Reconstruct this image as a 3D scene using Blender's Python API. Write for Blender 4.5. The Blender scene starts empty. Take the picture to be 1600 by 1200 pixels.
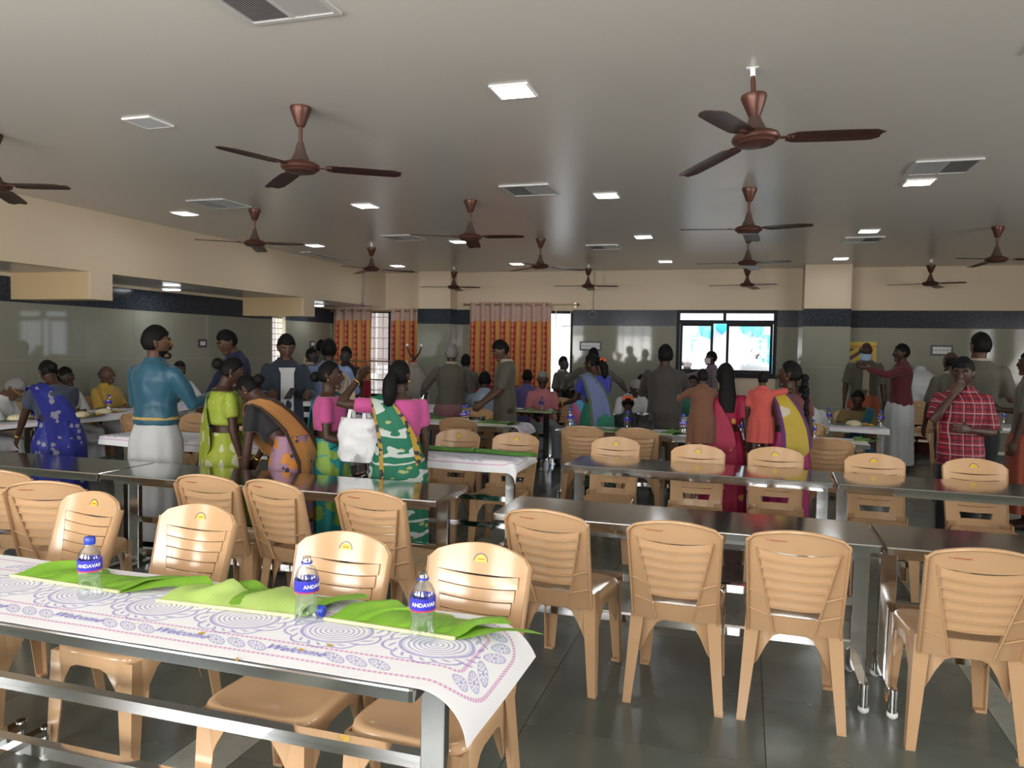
import bpy, bmesh, math, random
from math import sin, cos, pi, radians, sqrt, atan2
from mathutils import Vector, Matrix, noise

random.seed(7)
SC = bpy.context.scene
COL = SC.collection

# ------------------------------------------------------------------ camera
# two vanishing points of the hall's grid (photo pixels, 1600x1200) give focal length and orientation
FPX, PCX, PCY, EYE = 1186.0, 800.0, 600.0, 1.58
_ey = Vector((365, 51, FPX)).normalized()
_ex = Vector((3865, -124, -FPX)); _ex = (_ex - _ey * _ex.dot(_ey)).normalized()
_ez = _ex.cross(_ey)
if _ez.y < 0: _ez = -_ez
RT = Vector((_ex.x, _ey.x, _ez.x)); UP = Vector((_ex.y, _ey.y, _ez.y)); FW = Vector((_ex.z, _ey.z, _ez.z))
CAMPOS = Vector((0, 0, EYE))
def ray(px, py): return RT * ((px - PCX) / FPX) + UP * ((PCY - py) / FPX) + FW
def at_z(px, py, z):
    d = ray(px, py); return CAMPOS + d * ((z - EYE) / d.z)
def at_y(px, py, Y):
    d = ray(px, py); return CAMPOS + d * (Y / d.y)
def at_x(px, py, X):
    d = ray(px, py); return CAMPOS + d * (X / d.x)
cam_d = bpy.data.cameras.new('camera'); cam = bpy.data.objects.new('camera', cam_d); COL.objects.link(cam)
cam_d.sensor_width = 36; cam_d.lens = FPX / 1600 * 36; cam_d.clip_start = 0.05; cam_d.clip_end = 200
m = Matrix.Identity(4)
for i in range(3):
    m[i][0] = RT[i]; m[i][1] = UP[i]; m[i][2] = -FW[i]; m[i][3] = CAMPOS[i]
cam.matrix_world = m
SC.camera = cam

# ------------------------------------------------------------------ view + world
SC.view_settings.view_transform = 'Standard'
try: SC.view_settings.look = 'None'
except Exception: pass
SC.view_settings.gamma = 1.0
SC.view_settings.use_curve_mapping = False
SC.view_settings.exposure = 1.0
W = bpy.data.worlds.new('daylight'); SC.world = W; W.use_nodes = True
bg = W.node_tree.nodes['Background']; bg.inputs[0].default_value = (0.86, 0.93, 1.0, 1); bg.inputs[1].default_value = 2.4

def area(name, loc, rot, sx, sy, power, color=(1, 1, 1)):
    d = bpy.data.lights.new(name, 'AREA'); d.shape = 'RECTANGLE'; d.size = sx; d.size_y = sy
    d.energy = power; d.color = color
    o = bpy.data.objects.new(name, d); COL.objects.link(o); o.location = loc; o.rotation_euler = rot
    return o
# daylight entering by the windows of the wall behind the camera, plus lights added along the unseen right wall
WINS_REAR = [(-6.4, .9), (-4.1, 1.5), (-1.9, 1.3), (.2, 1.2)]
for wx, ww in WINS_REAR:
    area('daylight_area', (wx, -1.33, 1.85), (radians(90), 0, 0), ww - .1, 1.75, 15.5 * ww, (0.95, 0.98, 1.0))
    area('upward_fill', (wx, -1.26, 1.6), (radians(90 + 40), 0, 0), ww - .1, 1.2, 36 * ww, (1.0, 0.96, 0.90))   # fill light added at each window, tilted up to brighten the ceiling
for wy in (1.2, 5.2):
    area('daylight_area', (6.83, wy, 1.6), (radians(90), 0, radians(90)), 2.0, 1.6, 24, (0.95, 0.98, 1.0))  # area light added on the unseen right wall for extra brightness
    area('upward_fill', (6.8, wy, 1.4), (radians(90 + 35), 0, radians(90)), 2.0, 1.2, 34, (1.0, 0.96, 0.90))  # added fill from the right, tilted up to the ceiling

# ------------------------------------------------------------------ node helpers
class G:
    """tiny expression builder on a material's node tree"""
    def __init__(s, name, rough=.5, metal=0.0, spec=.5):
        s.m = bpy.data.materials.new(name); s.m.use_nodes = True; s.nt = s.m.node_tree
        s.b = s.nt.nodes['Principled BSDF']; s.out = s.nt.nodes['Material Output']
        s.b.inputs['Roughness'].default_value = rough; s.b.inputs['Metallic'].default_value = metal
        s.b.inputs['Specular IOR Level'].default_value = spec
    def n(s, t): return s.nt.nodes.new(t)
    def put(s, sock, v):
        if hasattr(v, 'is_output'): s.nt.links.new(v, sock)
        elif v is not None: sock.default_value = v
    def f(s, op, a, b=None, c=None):
        n = s.n('ShaderNodeMath'); n.operation = op
        s.put(n.inputs[0], a)
        if b is not None: s.put(n.inputs[1], b)
        if c is not None: s.put(n.inputs[2], c)
        return n.outputs[0]
    def coord(s, kind='Object', scale=(1, 1, 1)):
        t = s.n('ShaderNodeTexCoord'); mp = s.n('ShaderNodeMapping'); mp.inputs['Scale'].default_value = scale
        s.nt.links.new(t.outputs[kind], mp.inputs[0]); return mp.outputs[0]
    def noise(s, scale, detail=3, co=None, rough=.5):
        n = s.n('ShaderNodeTexNoise'); n.inputs['Scale'].default_value = scale; n.inputs['Detail'].default_value = detail
        n.inputs['Roughness'].default_value = rough
        if co is not None: s.nt.links.new(co, n.inputs['Vector'])
        return n.outputs['Fac']
    def voro(s, scale, co=None, feature='F1', out='Distance'):
        n = s.n('ShaderNodeTexVoronoi'); n.feature = feature; n.inputs['Scale'].default_value = scale
        if co is not None: s.nt.links.new(co, n.inputs['Vector'])
        return n.outputs[out]
    def mix(s, fac, a, b):
        n = s.n('ShaderNodeMix'); n.data_type = 'RGBA'
        s.put(n.inputs[0], fac)
        for k, v in ((6, a), (7, b)):
            if hasattr(v, 'is_output'): s.nt.links.new(v, n.inputs[k])
            else: n.inputs[k].default_value = (*v[:3], 1)
        return n.outputs[2]
    def step(s, x, lo, hi):
        n = s.n('ShaderNodeMapRange'); n.clamp = True; s.put(n.inputs[0], x)
        n.inputs[1].default_value = lo; n.inputs[2].default_value = hi
        return n.outputs[0]
    def col(s, c):
        if hasattr(c, 'is_output'): s.nt.links.new(c, s.b.inputs['Base Color'])
        else: s.b.inputs['Base Color'].default_value = (*c[:3], 1)
        return s
    def bump(s, h, strength=.2, dist=.01):
        n = s.n('ShaderNodeBump'); n.inputs['Strength'].default_value = strength; n.inputs['Distance'].default_value = dist
        s.nt.links.new(h, n.inputs['Height']); s.nt.links.new(n.outputs[0], s.b.inputs['Normal']); return s
    def sep(s, v):
        n = s.n('ShaderNodeSeparateXYZ'); s.nt.links.new(v, n.inputs[0]); return n.outputs
def vmul(c, k): return tuple(min(1, x * k) for x in c)
def plain(name, c, rough=.5, metal=0.0, spec=.5, var=.08, scale=6, bump=0, bscale=60):
    g = G(name, rough, metal, spec)
    if var:
        g.col(g.mix(g.noise(scale, 4, g.coord()), vmul(c, 1 - var), vmul(c, 1 + var)))
    else: g.col(c)
    if bump: g.bump(g.noise(bscale, 2, g.coord()), bump, .004)
    return g.m

MT = {}
g = G('plastic_peach', .15, 0, .5); g.col(g.mix(g.noise(5, 2, g.coord()), (.485, .300, .160), (.53, .335, .185)))
g.bump(g.noise(220, 2, g.coord()), .03, .001); MT['chair'] = g.m
g = G('stainless_steel', .16, 1.0); co = g.coord('Object', (3, 60, 60))
g.col(g.mix(g.noise(2, 3, g.coord()), (.50, .50, .50), (.62, .62, .61)))
g.put(g.b.inputs['Roughness'], g.f('ADD', g.f('MULTIPLY', g.noise(4, 4, co), .12), .07)); g.bump(g.noise(2.2, 2, g.coord()), .04, .004); MT['steel'] = g.m
MT['chrome'] = plain('chrome', (.72, .72, .72), .06, 1.0, var=0)
MT['white_cap'] = plain('white_nylon', (.85, .85, .85), .4)
MT['ceiling'] = plain('ceiling_paint', (.57, .538, .49), .28, 0, .5, var=.03, scale=.6, bump=.05, bscale=3)
MT['wall'] = plain('cream_paint', (.62, .50, .355), .5, 0, .4, var=.03, scale=.8)
MT['wall_tan'] = plain('tan_paint', (.60, .44, .25), .5, 0, .4, var=.03, scale=.8)
g = G('wall_tile', .045, 0, .24)
oi = g.n('ShaderNodeObjectInfo')
g.col(g.mix(g.f('ADD', g.f('MULTIPLY', oi.outputs['Random'], .4), g.f('MULTIPLY', g.noise(3, 4, g.coord()), .6)), (.235, .235, .185), (.275, .275, .22))); MT['tile'] = g.m
MT['grout'] = plain('tile_grout', (.16, .16, .13), .8)
g = G('granite_band', .16, 0, .16); g.col(g.mix(g.step(g.noise(28, 6, g.coord(), .7), .35, .75), (.014, .018, .026), (.055, .064, .08))); MT['granite'] = g.m
g = G('kota_stone', .25, 0, .4); oi = g.n('ShaderNodeObjectInfo')
nn = g.f('ADD', g.f('MULTIPLY', g.noise(2.5, 4, g.coord('Object'), .5), .7), g.f('MULTIPLY', oi.outputs['Random'], .3))
g.col(g.mix(nn, (.055, .066, .058), (.145, .160, .138)))
g.put(g.b.inputs['Roughness'], g.f('ADD', .17, g.f('MULTIPLY', g.noise(4, 2, g.coord('Object')), .16))); MT['kota'] = g.m
g = G('pale_stone', .2, 0, .5); g.col(g.mix(g.noise(14, 6, g.coord(), .7), (.20, .215, .185), (.36, .37, .325))); MT['pale'] = g.m
MT['joint'] = plain('dark_joint', (.03, .033, .028), .7)
MT['fan'] = plain('fan_brown', (.055, .020, .014), .35, .4, .5, var=.15)
MT['fan_hub'] = plain('fan_copper', (.105, .042, .030), .38, .5, .5, var=.15)
MT['fan_dust'] = plain('fan_dusty', (.10, .06, .048), .6, .3, .5, var=.2, scale=14)
MT['white_paint'] = plain('white_enamel', (.78, .78, .76), .4, var=.02)
MT['vent'] = plain('vent_aluminium', (.60, .60, .58), .45, .3, var=.03)
MT['vent_dark'] = plain('vent_duct', (.06, .06, .06), .8)
def emis(name, c, s):
    g = G(name); g.b.inputs['Emission Color'].default_value = (*c, 1); g.b.inputs['Emission Strength'].default_value = s
    g.col(c); return g.m
MT['led'] = emis('led_diffuser', (.95, .98, 1.0), 15)
MT['black_frame'] = plain('dark_window_frame', (.012, .010, .014), .45, 0, .15)
MT['grille'] = plain('cream_grille', (.62, .57, .48), .45)
g = G('window_glass', .02); tr = g.n('ShaderNodeBsdfTransparent'); gl = g.n('ShaderNodeBsdfGlossy'); gl.inputs['Roughness'].default_value = .02
mx = g.n('ShaderNodeMixShader'); mx.inputs[0].default_value = .02
tr.inputs[0].default_value = (.97, .98, 1, 1)
g.nt.links.new(tr.outputs[0], mx.inputs[1]); g.nt.links.new(gl.outputs[0], mx.inputs[2]); g.nt.links.new(mx.outputs[0], g.out.inputs[0]); MT['glass'] = g.m
MT['rod'] = plain('brass_rod', (.45, .33, .2), .3, .9)
MT['switch'] = plain('switch_plate', (.035, .035, .038), .4)
MT['switch_mod'] = plain('switch_module', (.62, .63, .64), .4)
MT['wire'] = plain('grey_wire', (.25, .25, .24), .6)
MT['black'] = plain('black', (.012, .011, .011), .5)
MT['blue_plastic'] = plain('blue_cap', (.02, .05, .42), .3)
MT['rice'] = plain('cooked_rice', (.75, .66, .42), .6, var=.25, scale=60, bump=.4, bscale=120)
MT['curry'] = plain('yellow_curry', (.55, .27, .05), .5, var=.3, scale=50)
# bottle plastic: thin clear shell
g = G('clear_bottle', .03); tr = g.n('ShaderNodeBsdfTransparent'); tr.inputs[0].default_value = (.93, .96, .97, 1)
gl = g.n('ShaderNodeBsdfGlossy'); gl.inputs['Roughness'].default_value = .05; lw = g.n('ShaderNodeLayerWeight'); lw.inputs[0].default_value = .35
mx = g.n('ShaderNodeMixShader'); g.nt.links.new(g.f('ADD', g.f('MULTIPLY', lw.outputs['Facing'], .5), .12), mx.inputs[0])
g.nt.links.new(tr.outputs[0], mx.inputs[1]); g.nt.links.new(gl.outputs[0], mx.inputs[2]); g.nt.links.new(mx.outputs[0], g.out.inputs[0]); MT['bottle'] = g.m
# banana leaf
g = G('banana_leaf', .38, 0, .5); co = g.coord('Object', (1, 1, 1)); xs = g.sep(co)
vein = g.f('SINE', g.f('MULTIPLY', xs[0], 420.0))
g.col(g.mix(g.noise(7, 3, co), (.10, .26, .015), (.21, .40, .035))); g.bump(vein, .12, .002)
g.b.inputs['Subsurface Weight'].default_value = 0.0; MT['leaf'] = g.m
g = G('banana_leaf_pale', .42, 0, .5); xs = g.sep(g.coord())
g.col(g.mix(g.noise(6, 3, g.coord()), (.30, .46, .09), (.46, .60, .19))); g.bump(g.f('SINE', g.f('MULTIPLY', xs[0], 420.0)), .10, .002); MT['leaf_pale'] = g.m
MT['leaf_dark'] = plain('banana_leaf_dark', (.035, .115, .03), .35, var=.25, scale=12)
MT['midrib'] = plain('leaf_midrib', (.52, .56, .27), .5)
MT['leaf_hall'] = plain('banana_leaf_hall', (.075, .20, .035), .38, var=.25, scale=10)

# printed paper cover: UV in metres, u from the right sheet edge, v from the near edge
def cover_mat(name, wid):
    g = G(name, .6, 0, .3)
    uvn = g.n('ShaderNodeUVMap'); x = g.sep(uvn.outputs[0]); u = x[0]; v0 = x[1]
    v = g.f('MINIMUM', v0, g.f('SUBTRACT', wid, v0))
    R = .16
    qx = g.f('MAXIMUM', g.f('SUBTRACT', R, u), 0.0); qy = g.f('MAXIMUM', g.f('SUBTRACT', R, v), 0.0)
    d = g.f('SUBTRACT', R, g.f('SQRT', g.f('ADD', g.f('MULTIPLY', qx, qx), g.f('MULTIPLY', qy, qy))))
    L = g.f('ADD', g.f('SUBTRACT', u, v), 2.0)
    def band(x, c, w): return g.f('LESS_THAN', g.f('ABSOLUTE', g.f('SUBTRACT', x, c)), w)
    twist = g.f('GREATER_THAN', g.f('SINE', g.f('ADD', g.f('MULTIPLY', L, 420.0), g.f('MULTIPLY', d, 300.0))), -.15)
    rope = g.f('MULTIPLY', g.f('MAXIMUM', band(d, .050, .0055), band(d, .138, .0055)), g.f('ADD', .35, g.f('MULTIPLY', twist, .65)))
    a = g.f('FLOORED_MODULO', L, .37)
    c = g.f('SUBTRACT', g.f('FLOORED_MODULO', a, .066), .033)
    dy = g.f('SUBTRACT', d, .094)
    r = g.f('SQRT', g.f('ADD', g.f('MULTIPLY', c, c), g.f('MULTIPLY', dy, dy)))
    th = g.f('ARCTAN2', dy, c)
    pet = g.f('GREATER_THAN', g.f('SINE', g.f('MULTIPLY', th, 11.0)), 0.0)
    ring = g.f('MAXIMUM', band(r, .0265, .0022), g.f('MAXIMUM', g.f('LESS_THAN', r, .007), g.f('MULTIPLY', band(r, .017, .0065), pet)))
    ros = g.f('MULTIPLY', ring, g.f('LESS_THAN', a, .198))
    cu = g.f('SUBTRACT', g.f('FLOORED_MODULO', g.f('ADD', u, .21), .31), .155); cv = g.f('SUBTRACT', v0, wid * .5)
    rr = g.f('SQRT', g.f('ADD', g.f('MULTIPLY', g.f('MULTIPLY', cu, cu), .62), g.f('MULTIPLY', cv, cv)))
    tt = g.f('ARCTAN2', cv, cu)
    rings = g.f('MULTIPLY', g.f('LESS_THAN', rr, .075), g.f('GREATER_THAN', g.f('SINE', g.f('MULTIPLY', rr, 520.0)), .45))
    bold = band(rr, .082, .0045)
    scal = g.f('ADD', .108, g.f('MULTIPLY', g.f('ABSOLUTE', g.f('SINE', g.f('MULTIPLY', tt, 5.0))), .014))
    edge = g.f('LESS_THAN', g.f('ABSOLUTE', g.f('SUBTRACT', rr, scal)), .0035)
    curl = g.f('MULTIPLY', band(rr, .100, .008), g.f('GREATER_THAN', g.f('SINE', g.f('ADD', g.f('MULTIPLY', tt, 20.0), g.f('MULTIPLY', rr, 200.0))), .55))
    med = g.f('MULTIPLY', g.f('GREATER_THAN', u, .125), g.f('MAXIMUM', g.f('MAXIMUM', rings, bold), g.f('MAXIMUM', edge, curl)))
    blot = g.f('ADD', .55, g.f('MULTIPLY', g.noise(30, 3, uvn.outputs[0]), .6))
    blue = g.f('MINIMUM', 1.0, g.f('MULTIPLY', g.f('MAXIMUM', ros, med), blot))
    paper = g.mix(g.noise(3, 3, uvn.outputs[0]), (.70, .70, .72), (.78, .78, .79))
    c1 = g.mix(g.f('MULTIPLY', rope, .75), paper, (.52, .18, .42))
    g.col(g.mix(g.f('MULTIPLY', blue, .72), c1, (.16, .14, .46)))
    g.bump(g.noise(9, 3, uvn.outputs[0]), .12, .006)
    return g.m
MT['cover'] = cover_mat('printed_paper_cover', .52)
MT['print_blue'] = plain('blue_print', (.20, .18, .50), .6, var=.1)

# ------------------------------------------------------------------ mesh builder
class MB:
    def __init__(s): s.v = []; s.f = []; s.mi = []; s.uv = None
    def add(s, vs, fs, mi=0):
        o = len(s.v); s.v += [tuple(p) for p in vs]
        for f in fs: s.f.append(tuple(o + i for i in f)); s.mi.append(mi)
        return s
    def box(s, c, d, rot=None, mi=0):
        hx, hy, hz = d[0] / 2, d[1] / 2, d[2] / 2
        vs = [Vector((x, y, z)) for x in (-hx, hx) for y in (-hy, hy) for z in (-hz, hz)]
        if rot is not None: vs = [rot @ v for v in vs]
        vs = [v + Vector(c) for v in vs]
        return s.add(vs, [(0, 1, 3, 2), (4, 6, 7, 5), (0, 4, 5, 1), (2, 3, 7, 6), (0, 2, 6, 4), (1, 5, 7, 3)], mi)
    def b(s, x0, x1, y0, y1, z0, z1, mi=0):
        return s.box(((x0 + x1) / 2, (y0 + y1) / 2, (z0 + z1) / 2), (abs(x1 - x0), abs(y1 - y0), abs(z1 - z0)), None, mi)
    def loft(s, rings, cap=True, closed=True, mi=0):
        n = len(rings[0]); o = len(s.v); fs = []
        for r in rings: s.v += [tuple(p) for p in r]
        m = n if closed else n - 1
        for k in range(len(rings) - 1):
            for i in range(m):
                j = (i + 1) % n
                fs.append((o + k * n + i, o + k * n + j, o + (k + 1) * n + j, o + (k + 1) * n + i))
        if cap:
            fs.append(tuple(o + i for i in reversed(range(n)))); e = o + (len(rings) - 1) * n
            fs.append(tuple(e + i for i in range(n)))
        s.f += fs; s.mi += [mi] * len(fs); return s
    def tube(s, pts, radii, seg=10, flat=None, mi=0, up=None):
        pts = [Vector(p) for p in pts]
        if not hasattr(radii, '__len__'): radii = [radii] * len(pts)
        rings = []; ref = Vector(up) if up else None
        for i, p in enumerate(pts):
            t = (pts[min(i + 1, len(pts) - 1)] - pts[max(i - 1, 0)]).normalized()
            if ref is None: ref = Vector((1, 0, 0)) if abs(t.x) < .8 else Vector((0, 1, 0))
            u = (ref - t * ref.dot(t)); u = u.normalized() if u.length > 1e-6 else t.orthogonal().normalized()
            w = t.cross(u); ref = u
            r = radii[i]; ru, rw = (r, r) if not hasattr(r, '__len__') else r
            rings.append([p + u * (ru * cos(2 * pi * k / seg)) + w * (rw * sin(2 * pi * k / seg)) for k in range(seg)])
        return s.loft(rings, mi=mi)
    def caps(s, a, b, ra, rb, seg=10):
        a, b = Vector(a), Vector(b); d = (b - a); L = d.length
        t = d.normalized() if L > 1e-6 else Vector((0, 0, 1))
        P = []; Rr = []
        for k in range(4):
            an = pi / 2 * k / 4; P.append(a - t * (ra * cos(an))); Rr.append(max(.001, ra * sin(an)))
        P.append(a); Rr.append(ra); P.append(b); Rr.append(rb)
        for k in range(1, 5):
            an = pi / 2 * k / 4; P.append(b + t * (rb * sin(an))); Rr.append(max(.001, rb * cos(an)))
        return s.tube(P, Rr, seg)
    def cyl(s, a, b, ra, rb=None, seg=16, mi=0): return s.tube([a, b], [ra, ra if rb is None else rb], seg, mi=mi)
    def lathe(s, prof, seg=20, c=(0, 0, 0), cap=True, mi=0):
        return s.loft([[(c[0] + max(r, .0004) * cos(2 * pi * k / seg), c[1] + max(r, .0004) * sin(2 * pi * k / seg), c[2] + z) for k in range(seg)] for r, z in prof], cap=cap, mi=mi)
    def ball(s, c, r, seg=14, rings=9, fn=None, rot=None):
        c = Vector(c); r = r if hasattr(r, '__len__') else (r, r, r); R = []
        for k in range(rings + 1):
            ph = pi * k / rings; q = []
            for i in range(seg):
                t = 2 * pi * i / seg; p = Vector((r[0] * max(sin(ph), .01) * cos(t), r[1] * max(sin(ph), .01) * sin(t), -r[2] * cos(ph)))
                if fn: p = fn(p)
                if rot is not None: p = rot @ p
                q.append(c + p)
            R.append(q)
        return s.loft(R)
    def sheet(s, P, th=0.0, mi=0, uv=None):
        """grid of points P[i][j]; th > 0 gives it thickness along -normal"""
        n, m = len(P), len(P[0]); o = len(s.v); fs = []
        P = [[Vector(p) for p in row] for row in P]
        flat = [p for row in P for p in row]
        for i in range(n - 1):
            for j in range(m - 1): fs.append((i * m + j, i * m + j + 1, (i + 1) * m + j + 1, (i + 1) * m + j))
        if th:
            N = []
            for i in range(n):
                for j in range(m):
                    a = P[min(i + 1, n - 1)][j] - P[max(i - 1, 0)][j]; b = P[i][min(j + 1, m - 1)] - P[i][max(j - 1, 0)]
                    q = b.cross(a); N.append(q.normalized() if q.length > 1e-9 else Vector((0, 0, 1)))
            k = n * m; back = [p + q * th for p, q in zip(flat, N)]
            bf = [tuple(k + i for i in reversed(f)) for f in fs]
            rim = [j for j in range(m)] + [i * m + m - 1 for i in range(1, n)] + [(n - 1) * m + j for j in range(m - 2, -1, -1)] + [i * m for i in range(n - 2, 0, -1)]
            ef = []
            for q in range(len(rim)):
                a, b = rim[q], rim[(q + 1) % len(rim)]; ef.append((b, a, k + a, k + b))
            flat = flat + back; fs = fs + bf + ef
            if uv: uv = uv + uv
        s.v += [tuple(p) for p in flat]; s.f += [tuple(o + i for i in f) for f in fs]; s.mi += [mi] * len(fs)
        if uv: s.uv = (s.uv or []) + uv
        return s
    def xf(s, M): s.v = [tuple(M @ Vector(p)) for p in s.v]; return s
    def mesh(s, name, mats=None, smooth=True, ang=40, recalc=True):
        me = bpy.data.meshes.new(name); me.from_pydata(s.v, [], s.f)
        if recalc:
            bm = bmesh.new(); bm.from_mesh(me); bmesh.ops.recalc_face_normals(bm, faces=bm.faces); bm.to_mesh(me); bm.free()
        if s.uv:
            l = me.uv_layers.new(name='UVMap')
            for p in me.polygons:
                for li in p.loop_indices: l.data[li].uv = s.uv[me.loops[li].vertex_index]
        for mt in (mats if isinstance(mats, (list, tuple)) else [mats] if mats else []): me.materials.append(mt)
        if any(s.mi): me.polygons.foreach_set('material_index', s.mi)
        me.polygons.foreach_set('use_smooth', [bool(smooth)] * len(me.polygons))
        if smooth: me.set_sharp_from_angle(angle=radians(ang))
        me.update(); return me
    def build(s, name, mats=None, parent=None, smooth=True, ang=40, **kw):
        return link(name, s.mesh(name, mats, smooth, ang), parent, **kw)
def link(name, data, parent=None, loc=None, rz=None):
    o = bpy.data.objects.new(name, data); COL.objects.link(o)
    if parent is not None: o.parent = parent
    if loc is not None: o.location = loc
    if rz is not None: o.rotation_euler.z = rz
    return o
def tag(o, label=None, cat=None, group=None, kind=None):
    if label: o['label'] = label
    if cat: o['category'] = cat
    if group: o['group'] = group
    if kind: o['kind'] = kind
    return o
def thing(name, label, cat, loc=(0, 0, 0), rz=0, group=None):
    o = link(name, None, None, loc, rz); o.empty_display_size = .1
    return tag(o, label, cat, group)
KIDS = {}
def kids(o): return [c for c in bpy.data.objects if c.parent == o]
def copy_tree(o, parent=None, _map=None):
    if _map is None:
        _map = {}
        for c in COL.objects:
            if c.parent is not None: _map.setdefault(c.parent.name, []).append(c)
    c = o.copy(); COL.objects.link(c); c.parent = parent
    for ch in _map.get(o.name, []): copy_tree(ch, c, _map)
    return c
def text_mesh(body, size, shear=0.0, extrude=.0004, bold=0.0):
    cu = bpy.data.curves.new('lettering', 'FONT'); cu.body = body; cu.size = size; cu.shear = shear; cu.align_x = 'CENTER'; cu.align_y = 'CENTER'
    cu.extrude = extrude; cu.offset = bold; cu.resolution_u = 2
    o = bpy.data.objects.new('lettering', cu); COL.objects.link(o); bpy.context.view_layer.update()
    me = bpy.data.meshes.new_from_object(o.evaluated_get(bpy.context.evaluated_depsgraph_get()))
    bpy.data.objects.remove(o); bpy.data.curves.remove(cu); return me

# ================================================================== the room
XL, XF_, XR, YB, YR, ZC, ZS = -8.05, -6.88, 6.9, 13.75, -1.2, 3.0, 2.33
ZT, ZG = 2.0, 2.29            # top of tiles, top of granite band
def struct(name, mb, mats, parent=None, **kw):
    o = mb.build(name, mats, parent, smooth=False, **kw)
    if parent is None: tag(o, kind='structure')
    return o
_boxcache = {}
def piece(name, parent, c, d, mat):
    k = (name, tuple(round(x, 3) for x in d), mat.name)
    if k not in _boxcache: _boxcache[k] = MB().box((0, 0, 0), d).mesh(name, mat, smooth=False)
    return link(name, _boxcache[k], parent, c)
def tile_rect(parent, axis, pos, a0, a1, z0, z1, out, mat='tile', name='wall_tile', w=.8, h=.667):
    n = max(1, round((a1 - a0) / w)); k = max(1, round((z1 - z0) / h)); dw, dh = (a1 - a0) / n, (z1 - z0) / k
    for i in range(n):
        for j in range(k):
            a = a0 + (i + .5) * dw; z = z0 + (j + .5) * dh
            if axis == 'y': piece(name, parent, (a, pos + out * .004, z), (dw - .002, .008, dh - .002), MT[mat])
            else: piece(name, parent, (pos + out * .004, a, z), (.008, dw - .002, dh - .002), MT[mat])

# floor: stone slabs and two pale border strips
fl = struct('floor', MB().b(XL - .2, XR + .2, YR - .2, YB + .2, -.12, -.006), MT['joint'])
STRIPS = [(-2.045, -1.80), (1.085, 1.205)]
cols = [(XL, -2.045), (-1.80, 1.085), (1.205, XR)]
for a0, a1 in cols:
    n = round((a1 - a0) / 1.0); dw = (a1 - a0) / n
    for i in range(n):
        y = YR + (.45 if i % 2 else 0)
        ys = [YR] + ([YR + .6] if i % 2 else []); yy = ys[-1]
        while yy < YB - 1.25: yy += 1.2; ys.append(yy)
        ys.append(YB)
        for k in range(len(ys) - 1):
            piece('stone_slab', fl, (a0 + (i + .5) * dw, (ys[k] + ys[k + 1]) / 2, -.006), (dw - .003, ys[k + 1] - ys[k] - .003, .012), MT['kota'])
for a0, a1 in STRIPS:
    for k in range(12):
        d = (YB - YR) / 12; piece('border_slab', fl, ((a0 + a1) / 2, YR + (k + .5) * d, -.006), (a1 - a0 - .003, d - .003, .012), MT['pale'])
struct('ceiling', MB().b(XL - .2, XR + .2, YR - .2, YB + .2, ZC, ZC + .15), MT['ceiling'])

# back wall with three window openings
W1, W2, W3 = (-7.9, -6.05, .55, 2.27), (-5.0, -3.06, .55, 2.27), (-1.18, .5, 1.15, 2.29)
mb = MB(); xs = [XL - .2, W1[0], W1[1], W2[0], W2[1], W3[0], W3[1], XR + .2]
for i in range(7):
    a, b_ = xs[i], xs[i + 1]
    if i % 2 == 0: mb.b(a, b_, YB, YB + .2, 0, ZC)
    else:
        w = (W1, W2, W3)[i // 2]; mb.b(a, b_, YB, YB + .2, 0, w[2]); mb.b(a, b_, YB, YB + .2, w[3], ZC)
wb = struct('wall_back', mb, MT['wall'])
for a, b_ in ((XL, W1[0]), (W1[1], W2[0]), (W2[1], W3[0]), (W3[1], XR)):
    tile_rect(wb, 'y', YB, a, b_, 0, ZT, -1)
    tile_rect(wb, 'y', YB, a, b_, ZT, ZG, -1, 'granite', 'granite_slab', 1.2, .3)
for w in (W1, W2): tile_rect(wb, 'y', YB, w[0], w[1], 0, w[2], -1)
# left wall with a slit window
SL = (11.66, 12.07, 1.05, 2.06)
mb = MB(); mb.b(XL - .2, XL, YR, SL[0], 0, ZC); mb.b(XL - .2, XL, SL[1], YB, 0, ZC); mb.b(XL - .2, XL, SL[0], SL[1], 0, SL[2]); mb.b(XL - .2, XL, SL[0], SL[1], SL[3], ZC)
wl = struct('wall_left', mb, MT['wall'])
tile_rect(wl, 'x', XL, YR, SL[0], 0, ZT, 1); tile_rect(wl, 'x', XL, SL[1], YB, 0, ZT, 1); tile_rect(wl, 'x', XL, SL[0], SL[1], 0, SL[2], 1)
tile_rect(wl, 'x', XL, YR, SL[0], ZT, ZG, 1, 'granite', 'granite_slab', 1.2, .3); tile_rect(wl, 'x', XL, SL[1], YB, ZT, ZG, 1, 'granite', 'granite_slab', 1.2, .3)
# dropped side bay: fascia, soffit and two cross beams
struct('trim_1', MB().b(XF_ - .12, XF_, YR, YB, ZS, ZC), MT['wall'])
struct('trim_2', MB().b(XL, XF_ - .12, YR, YB, ZS, ZS + .06), MT['ceiling'])
for i, (y0, y1) in enumerate(((6.64, 6.93), (10.83, 11.16))):
    struct('trim_%d' % (3 + i), MB().b(XL, XF_ - .05, y0, y1, 2.03, ZS), MT['wall_tan'])
    struct('trim_%d' % (5 + i), MB().b(XF_ - .05, XF_, y0, y1, 2.03, ZS), MT['wall'])
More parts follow.
